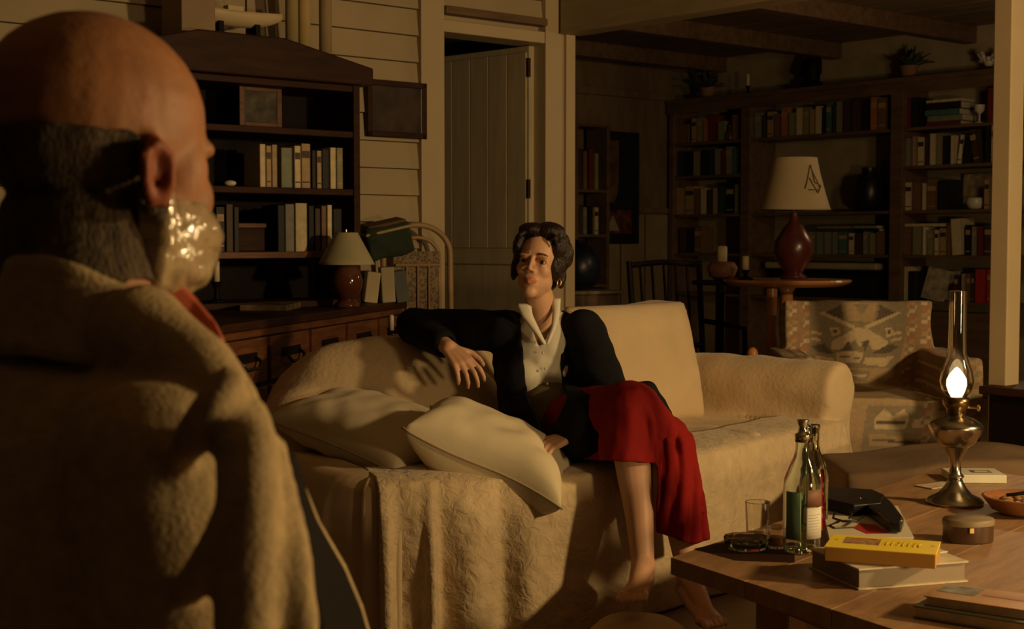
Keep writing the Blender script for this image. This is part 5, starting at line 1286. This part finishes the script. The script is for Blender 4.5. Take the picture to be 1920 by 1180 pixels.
body = put(me, 'body', skin_f, wm)
for s in (-1, 1):
    e_ = MB().ell((s * .031, -.0675, -.0005), (.0105, .0105, .0105), HMX, seg=20).build('eyeball', mat('eye white', (0.55, 0.47, 0.38), 0.25), wm, smooth=True, world=True)
    gz = V((s * .031, -.0675, -.0005)) + V((0.10, -1, -0.05)).normalized() * .0096
    MB().ell(gz, (.0060, .0022, .0060), HMX, seg=14).build('iris', mat('dark iris', (0.03, 0.015, 0.01), 0.1), e_, smooth=True, world=True)
# hair: short, brushed back from the forehead
hb = MB()
for c, r in (((0, .030, .050), (.083, .090, .082)), ((-.060, .012, .020), (.028, .050, .066)), ((.062, .014, .016), (.028, .052, .066)), ((0, .062, -.026), (.062, .044, .062)),
             ((-.025, -.028, .104), (.050, .042, .026)), ((.03, -.022, .106), (.048, .046, .026)), ((.066, -.012, .060), (.026, .040, .046)), ((-.064, -.022, .056), (.022, .036, .040)),
             ((-.076, -.006, -.020), (.012, .022, .042)), ((.076, .022, -.030), (.014, .024, .040)), ((.01, .05, .122), (.05, .05, .026)), ((.086, .02, .04), (.018, .036, .044)), ((-.084, .006, .052), (.012, .026, .030))):
    hb.ell(c, r, HMX, seg=20)
rnd = random.Random(8)
for i in range(46):
    a = rnd.uniform(-2.2, 2.2); t = rnd.uniform(0.15, 1.0)
    x, y = math.sin(a), math.cos(a)
    c0 = V((x * .084 * math.sin(t * 1.5 + .1), .026 + y * .086 * math.sin(t * 1.5 + .1), .05 + .085 * math.cos(t * 1.5)))
    dn = V((x * .35, .35 + y * .2, -.75)).normalized()
    hb.limb([c0, c0 + dn * .020 + V((x, y, .2)) * .002, c0 + dn * .044], [.008, .007, .003], HMX, seg=8)
for x0, z0, l in ((-.045, .094, .022), (.050, .092, .020)):
    hb.limb([(x0, -.052, z0), (x0 * 1.2, -.066, z0 - .012), (x0 * 1.42, -.060, z0 - .014 - l)], [.011, .008, .003], HMX, seg=8)
me = remesh(hb, 0.0035, 4, post=lambda p, n: p + n * (.002 * noise.noise(p * 45) + .0016 * noise.noise(V((p.x * 200, p.y * 200, p.z * 45)))))
put(me, 'hair', mat('dark brown hair', (0.022, 0.011, 0.007), 0.42, bump=0.5, bscale=260, stretch=(1, 1, .3)), wm)
er = MB().tube([hpos((.077 + .006 * math.sin(a * PI / 6), -.002, -.052 + .012 * math.cos(a * PI / 6))) for a in range(12)], .0022, 8, closed=True).build('earring', gold, wm, smooth=True, world=True)
# shirt
sb_ = MB()
sb_.limb([nb_ + V((0, .01, -.02)), shR + V((0, 0, -.02))], [.052, .05]); sb_.limb([nb_ + V((0, .01, -.02)), shL + V((0, 0, -.02))], [.052, .05])
sb_.ell(chest + V((0, 0, .02)), (.156, .104, .164), R=Matrix.Rotation(-.25, 4, 'Z'), seg=28)
sb_.ell(chest + V((-.055, -.064, -.02)), (.062, .055, .062)); sb_.ell(chest + V((.06, -.068, -.02)), (.062, .055, .062))
sb_.limb([chest, waist, pelv], [.116, .112, .118])
me = remesh(sb_, .006, 8, post=lambda p, n: p + n * (.005 * noise.noise(V((p.x * 14, p.y * 14, p.z * 5))) + .003 * noise.noise(p * 25)))
def shirt_keep(p):
    x, y = XY(p); c = chest
    if p.z < waist.z - .01: return False
    if p.y < nb_.y + .03 and inside(x, y, [(982, 540), (990, 590), (1012, 650), (1034, 610), (1046, 540)]): return False
    return y > 566
shirt = put(cut(me, shirt_keep), 'shirt', mat('white shirt cotton', (0.74, 0.69, 0.56), 0.75, var=0.03), wm); solid(shirt, .003)
wz = MB(); wz.limb([waist + V((0, -.018, .015)), pelv + V((-.01, -.045, .025))], [.112, .140])
put(remesh(wz, .008, 6), 'waistband', mat('grey brown waistband', (0.20, 0.155, 0.09), 0.8), wm)
# collar wings and placket
def strip(pts, w0, w1, name, m, par, off):
    mb = MB(); q = [P(a, b_, d) for a, b_, d in pts]; n = len(q)
    def fn(u, v):
        f = v * (n - 1); i = min(n - 2, int(f)); p = q[i].lerp(q[i + 1], f - i)
        return p + V((1, 0, 0)) * ((u - .5) * (w0 + (w1 - w0) * v)) + V((0, -.006 * math.sin(PI * u), 0))
    mb.grid(fn, 4, 16); return mb.build(name, m, par, smooth=True, world=True, solid=.003)
shm = MATS['white shirt cotton']
strip([(981, 570, 4.335), (988, 592, 4.305), (1004, 618, 4.29), (1021, 646, 4.280)], .046, .010, 'collar', shm, wm, 0)
strip([(1043, 560, 4.345), (1043, 585, 4.32), (1039, 612, 4.30), (1026, 646, 4.282)], .026, .010, 'collar', shm, wm, 0)
for yy, xx in ((662, 1018), (692, 1022), (720, 1026)):
    MB().ell(P(xx, yy, 4.292), (.004, .003, .004), seg=10).build('button', white_gl, wm, smooth=True, world=True)
# jacket
jb = MB()
jb.limb([nb_ + V((0, .02, -.025)), shR + V((0, 0, -.008))], [.060, .060]); jb.limb([nb_ + V((0, .02, -.025)), shL + V((0, 0, -.008))], [.060, .060])
jb.ell(chest + V((0, .01, .01)), (.172, .118, .170), R=Matrix.Rotation(-.25, 4, 'Z'), seg=28)
jb.limb([chest + V((-.02, .01, 0)), waist + V((-.025, .0, 0)), pelv + V((-.03, -.03, -.02))], [.140, .138, .145]); jb.limb([chest + V((.05, 0, 0)), waist + V((.07, 0, 0)), pelv + V((.09, -.03, -.01))], [.115, .118, .125])
jb.ell(chest + V((-.085, -.058, -.03)), (.066, .074, .085)); jb.ell(chest + V((.098, -.062, -.04)), (.068, .080, .100))
for pts, rr in (([shR, shR.lerp(elR, .4), elR, elR.lerp(wrR, .35), elR.lerp(wrR, .80)], [.066, .062, .056, .052, .043]), ([shL, shL.lerp(elL, .4), elL, elL.lerp(wrL, .35), elL.lerp(wrL, .92)], [.066, .066, .060, .055, .043])):
    jb.limb(pts, rr, seg=18)
jb.limb([pelv + V((-.09, -.08, -.02)), pelv + V((.10, -.16, -.01)), pelv + V((.19, -.20, .02))], [.06, .085, .06])
jb.limb([pelv + V((-.05, -.07, .02)), P(1112, 798, 4.11)], [.132, .096])
jb.limb([P(1212, 735, 4.10), P(1248, 775, 4.08)], [.030, .022])
jb.limb([P(1170, 745, 4.15), P(1212, 735, 4.10)], [.04, .030])
def jfold(p, n):
    w_ = .006 * noise.noise(p * 9) + .004 * noise.noise(V((p.x * 22, p.y * 10, p.z * 30)))
    return p + n * w_
me = remesh(jb, .006, 8, post=jfold)
def jk(p):
    x, y = XY(p)
    if y < 566 and 940 < x < 1080 and p.y < 4.5: return p.y > nb_.y - .0 and y > 552
    if p.y < chest.y + .02 and inside(x, y, [(968, 540), (976, 600), (984, 680), (990, 740), (1016, 805), (1036, 806), (1062, 750), (1050, 700), (1048, 640), (1052, 540)]): return False
    e = elR.lerp(wrR, .80); dd = (wrR - elR).normalized()
    if (p - e).dot(dd) > .030 and (p - e).length < .07: return False
    return True
jkt = put(cut(me, jk), 'jacket', mat('black wool', (0.009, 0.009, 0.011), 0.9, spec=0.2, bump=0.2, bscale=160), wm); solid(jkt, .005)
# skirt
kb = MB()
kb.limb([hipR, hipR.lerp(kn1, .5), kn1 + V((0, 0, .0))], [.098, .096, .078]); kb.limb([hipL, hipL.lerp(kn2, .5), kn2], [.094, .090, .070])
kb.limb([kn1, P(1180, 850, 3.98), P(1182, 930, 3.95)], [.080, .084, .088]); kb.limb([kn1.lerp(hipR, .3), P(1150, 900, 4.12)], [.09, .07])
kb.limb([kn2, P(1264, 920, 4.04), P(1274, 1060, 4.03)], [.070, .074, .070]); kb.limb([kn2 + V((.02, .02, 0)), P(1290, 900, 4.10), P(1304, 1000, 4.10), P(1310, 1060, 4.10)], [.05, .035, .03, .03])
kb.limb([kn1 + V((.01, -.02, .02)), kn2 + V((0, -.03, .01))], [.055, .052])
# gathered folds
for a_, b_, c_ in ((P(1240, 795, 3.97), P(1230, 850, 3.965), P(1224, 868, 3.95)), (P(1252, 800, 3.975), P(1264, 900, 3.99), P(1272, 1040, 4.00)), (P(1275, 820, 3.99), P(1298, 900, 4.03), P(1314, 960, 4.05)), (P(1244, 800, 3.98), P(1244, 900, 3.99), P(1250, 1010, 4.00)), (P(1195, 735, 3.95), P(1222, 790, 3.93), P(1224, 860, 3.93)), (P(1262, 830, 4.0), P(1284, 930, 4.02), P(1296, 1030, 4.03))):
    kb.limb([a_, b_, c_], [.013, .012, .012], seg=10)
me = remesh(kb, .0052, 4, post=lambda p, n: p + n * ((.009 * max(-.4, math.sin(p.x * 150 + 3 * noise.noise(p * 5))) if XY(p)[0] > 1228 and p.z < kn2.z + .02 else 0) + .006 * noise.noise(V((p.x * 18, p.y * 18, p.z * 4))) + .003 * noise.noise(p * 22)))
def skk(p):
    x, y = XY(p)
    if x < 1231: return y < 868 + (x - 1180) * .06
    return y < 1024 - abs(x - 1300) * .35
sk = put(cut(me, skk), 'skirt', mat('red wool skirt', (0.25, 0.010, 0.008), 0.85, spec=0.2, var=0.08), wm); solid(sk, .005)

# ---- the man with his back to us
HC = V((-.352, 1.27, 1.166))
HMM = head_frame(HC, math.radians(138), math.radians(7), math.radians(3), 1.06)
HMI = HMM.inverted()
mn = thing('person', 'bald man seen from behind in khaki jacket with a plastic-wrapped mouth', 'person', (-.40, 1.2, 0.45))
sx = V((.87, -.49, 0)); fwd = V((.49, .87, 0))
nk = V((-.352, 1.205, .982)); mR = V((-.272, 1.085, .922)); mL = nk - sx * .19 + V((0, 0, -.05))
eR = V((-.215, 1.03, .66)); wR = V((-.33, 1.00, .47)); eL = mL + V((-.04, -.06, -.28)); wL = V((-.42, 1.02, .47))
tc_ = V((-.40, 1.20, .78)); pe = V((-.38, 1.22, .50))
yaw_m = math.atan2(sx.y, sx.x); RM = Matrix.Rotation(yaw_m, 4, 'Z')
b = MB(); head_pieces(b, HMM, False)
b.limb([HMM @ V((0, .030, -.060)), nk + V((0, 0, -.02))], [.060, .066], seg=20)
b.limb([nk, mR], [.05, .05]); b.limb([nk, mL], [.05, .05])
b.ell(tc_, (.18, .11, .21), R=RM, seg=24); b.limb([tc_, pe], [.125, .13])
for s_, e_, w_ in ((mR, eR, wR), (mL, eL, wL)): b.limb([s_, s_.lerp(e_, .4), e_, e_.lerp(w_, .3), w_], [.056, .050, .042, .042, .029])
hand(b, wR, V((-.15, -.05, -1)), V((.2, -1, 0)), 1, 1.05); hand(b, wL, V((.15, -.05, -1)), V((-.2, -1, 0)), -1, 1.05)
lg = []
for s in (-1, 1):
    h_ = pe + sx * (.09 * s); k_ = h_ + fwd * .44 + V((0, 0, .02)); a_ = k_ + fwd * .04 + V((0, 0, -.44)); lg.append((h_, k_, a_))
    b.limb([h_, k_], [.088, .06]); b.limb([k_, k_.lerp(a_, .35), a_], [.058, .056, .036])
    b.limb([a_, a_ + fwd * .16 + V((0, 0, -.03))], [.04, .03])
me = remesh(b, .0042, 6)
def mskin(p, n):
    q = HMI @ p
    k = 1 + .10 * noise.noise(p * 28)
    if abs(q.x) > .0765 and q.z < .016 and -.01 < q.y < .036: return (0.80 * k, 0.45 * k, 0.36 * k)
    return (k, k, k)
paint(me, mskin)
mbody = put(me, 'body', skin_m, mn)
# grey fringe of hair round the back and sides
hd = MB(); head_pieces(hd, HMM, False); hd.limb([HMM @ V((0, .030, -.060)), nk + V((0, 0, -.02))], [.060, .066], seg=20)
hme = remesh(hd, .0032, 6)
def fringe(p):
    q = HMI @ p
    if abs(q.x) > .081 and abs(q.y - .012) < .024 and -.04 < q.z < .03: return False
    top = .012 + .010 * noise.noise(p * 40)
    if q.y > .02: return -.105 < q.z < top + .0
    return q.y > -.020 + .01 * noise.noise(p * 50) and -.100 < q.z < top and q.z < .01 - (.02 - q.y) * .2
fme = cut(hme, fringe, lambda p: .0025 + .002 * abs(noise.noise(p * 22)) + .0008 * noise.noise(V((p.x * 90, p.y * 90, p.z * 240))))
solid(put(fme, 'hair', mat('grey hair', (0.11, 0.075, 0.042), 0.7, spec=0.2, var=0.3, scale=90, bump=0.7, bscale=300, stretch=(1, 1, .4)), mn), .004)
def gag(p):
    q = HMI @ p
    return q.z < -.038 + .004 * math.sin(q.x * 90) and q.z > -.135 and q.y < -.004 + .008 * noise.noise(p * 40) and q.y < .03
plm = mat('plastic wrap', (0.40, 0.30, 0.17), 0.16, var=0.12, scale=30, spec=0.8, coat=0.8, bump=0.6, bscale=34)
gg_ = MB(); gg_.ell((0, -.024, -.070), (.062, .070, .042), HMM, seg=28).ell((0, -.026, -.052), (.066, .070, .034), HMM, seg=28)
for s in (-1, 1): gg_.limb([(s * .064, -.004, -.024), (s * .064, -.010, -.060), (s * .052, -.014, -.098)], [.008, .009, .006], HMM, seg=8)
for s in (-1, 1): gg_.limb([(s * .052, -.050, -.040), (s * .048, -.052, -.085)], [.008, .007], HMM, seg=8)
gbase = remesh(gg_, .0035, 5, post=lambda p, n: p + n * (.0025 * noise.noise(V((p.x * 30, p.y * 30, p.z * 60))) + .0010 * noise.noise(p * 110)))
gme = cut(gbase, lambda p: (HMI @ p).y < .010, lambda p: .0045 + .0022 * noise.noise(V((p.x * 40, p.y * 40, p.z * 90))) + .001 * noise.noise(p * 160))
solid(put(gme, 'mouth_wrap', plm, mn), .0015)
# jacket
j = MB()
j.limb([nk + V((0, 0, -.03)), mR + V((0, 0, .002))], [.062, .062], seg=20); j.limb([nk + V((0, 0, -.03)), mL], [.062, .070], seg=20)
j.ell(tc_ + V((0, -.01, 0)), (.215, .135, .235), R=RM, seg=32); j.ell(pe, (.20, .15, .20), R=RM, seg=28); j.limb([tc_, pe], [.15, .16], seg=20)
for s_, e_, w_ in ((mR, eR, wR), (mL, eL, wL)): j.limb([s_, s_.lerp(e_, .35), e_, e_.lerp(w_, .3), e_.lerp(w_, .9)], [.071, .070, .066, .062, .05], seg=20)
# cloth ridges of the jacket back and sleeve
def ridge(pts, r): j.limb([P(*q) for q in pts], r, seg=12)
ridge([(425, 725, 1.015), (395, 770, 1.00), (360, 825, 1.003), (322, 885, 1.04)], [.013, .014, .013, .009])
j.limb([P(250, 640, 1.17), P(350, 705, 1.13), P(408, 775, 1.10)], [.046, .036, .030], seg=16)
ridge([(446, 790, 1.03), (462, 850, .995), (468, 950, .972), (462, 1180, .962)], [.020, .022, .022, .022])
ridge([(450, 950, .972), (420, 1025, .968), (385, 1075, .972), (345, 1112, .99)], [.015, .015, .013, .009])
ridge([(505, 850, 1.03), (524, 960, 1.0), (548, 1060, .985), (562, 1180, .98)], [.011, .013, .014, .014])
me = remesh(j, .0052, 5, post=lambda p, n: p + n * (.006 * noise.noise(p * 8) + .002 * noise.noise(p * 24)))
def jkeep(p):
    for e_, w_ in ((eR, wR), (eL, wL)):
        e = e_.lerp(w_, .9); dd = (w_ - e_).normalized()
        if (p - e).dot(dd) > .035 and (p - e).length < .09: return False
    d = math.hypot(p.x - nk.x, p.y - nk.y)
    return not (d < .066 and p.z > .985)
khaki = mat('khaki tweed', (0.42, 0.315, 0.17), 0.95, spec=0.15, var=0.12, scale=70, bump=0.25, bscale=220)
jo = put(cut(me, jkeep), 'jacket', khaki, mn); solid(jo, .005)
def neck_ring(r0, r1, zt, zb, thick, name, m, a0=0.0, a1=2 * PI, flare=1.0):
    mb = MB()
    def fn(u, v):
        a = a0 + (a1 - a0) * u
        f = .5 + .5 * math.cos(a)        # 1 at the throat, 0 at the nape
        dirv = fwd * math.cos(a) + sx * math.sin(a)
        r = r0 + (r1 - r0) * v + .008 * f
        z = (zt[0] * (1 - f) + zt[1] * f) * (1 - v) + (zb[0] * (1 - f) + zb[1] * f) * v
        c = nk.lerp(HMM @ V((0, .02, -.08)), .25)
        return V((c.x, c.y, 0)) + dirv * r + V((0, 0, z + .002 * noise.noise(V((a * 3, v * 3, 1)))))
    return mb.grid(fn, 56, 8).build(name, m, mn, smooth=True, world=True, solid=thick)
neck_ring(.060, .070, (1.060, 1.040), (.985, .965), .004, 'shirt_collar', mat('orange red shirt', (0.46, 0.10, 0.035), 0.75))
neck_ring(.064, .090, (1.088, 1.010), (1.010, .950), .006, 'jacket_collar', khaki, .12 * PI, 1.88 * PI)
mb = MB(); Cq = [P(*q) for q in ((275, 500, 1.255), (325, 530, 1.265), (368, 575, 1.265), (402, 615, 1.255), (418, 648, 1.235))]
mb.grid(lambda u, v: Cq[min(3, int(u * 4))].lerp(Cq[min(3, int(u * 4)) + 1], u * 4 - min(3, int(u * 4))) + V((-.004 * (1 - v), -.012 * (1 - v), -.022 * (1 - v) * (1 - .3 * u))) + V((0, 0, .006)), 16, 4)
mb.build('shirt_collar_wing', MATS['orange red shirt'], mn, smooth=True, world=True, solid=.005, label='orange red collar wing')
# coat front hanging past the sleeve
mb = MB()
Lp = [P(*q) for q in ((536, 850, 1.08), (556, 980, 1.10), (580, 1080, 1.11), (600, 1200, 1.12), (610, 1300, 1.13))]
Rp = [P(*q) for q in ((544, 870, 1.12), (592, 985, 1.20), (640, 1065, 1.26), (672, 1140, 1.29), (700, 1240, 1.30))]
def pl_(Q, v):
    f = v * (len(Q) - 1); i = min(len(Q) - 2, int(f)); return Q[i].lerp(Q[i + 1], f - i)
mb.grid(lambda u, v: pl_(Lp, v).lerp(pl_(Rp, v), u) + V((0, .02 * math.sin(PI * u), 0)), 16, 30)
mb.build('coat_front', mat('shaded lining', (0.008, 0.006, 0.004), 0.8, spec=0.1), mn, smooth=True, world=True, solid=.006)  # lining colour made near black for the shade inside the coat
MB().tube([pl_(Rp, i / 20) for i in range(21)], .0045, 10).build('coat_edge', khaki, mn, smooth=True, world=True)
# trousers
tb_ = MB()
for h_, k_, a_ in lg: tb_.limb([h_, k_], [.105, .078]); tb_.limb([k_, a_ + V((0, 0, .03))], [.075, .062])
put(remesh(tb_, .01, 5), 'trousers', mat('dark trousers', (0.03, 0.025, 0.02), 0.9), mn)
for h_, k_, a_ in lg:
    s_ = MB(); s_.limb([a_ + V((0, 0, -.015)) - fwd * .03, a_ + fwd * .19 + V((0, 0, -.035))], [.045, .034]); put(remesh(s_, .006, 4), 'shoe', wood_black, mn)
# his chair
mc = thing('wooden_chair', 'plain wooden chair the bald man is sitting on', 'chair', (pe.x, pe.y, 0), yaw_m)
MB().b2((-.20, -.12, .345), (.20, .24, .375)).build('seat', wood_red, mc, bevel=.008)
for x in (-.18, .18):
    for y in (-.10, .22): MB().tube([(x, y, .345), (x * 1.08, y * 1.08, 0)], .016, 10).build('leg', wood_red, mc)
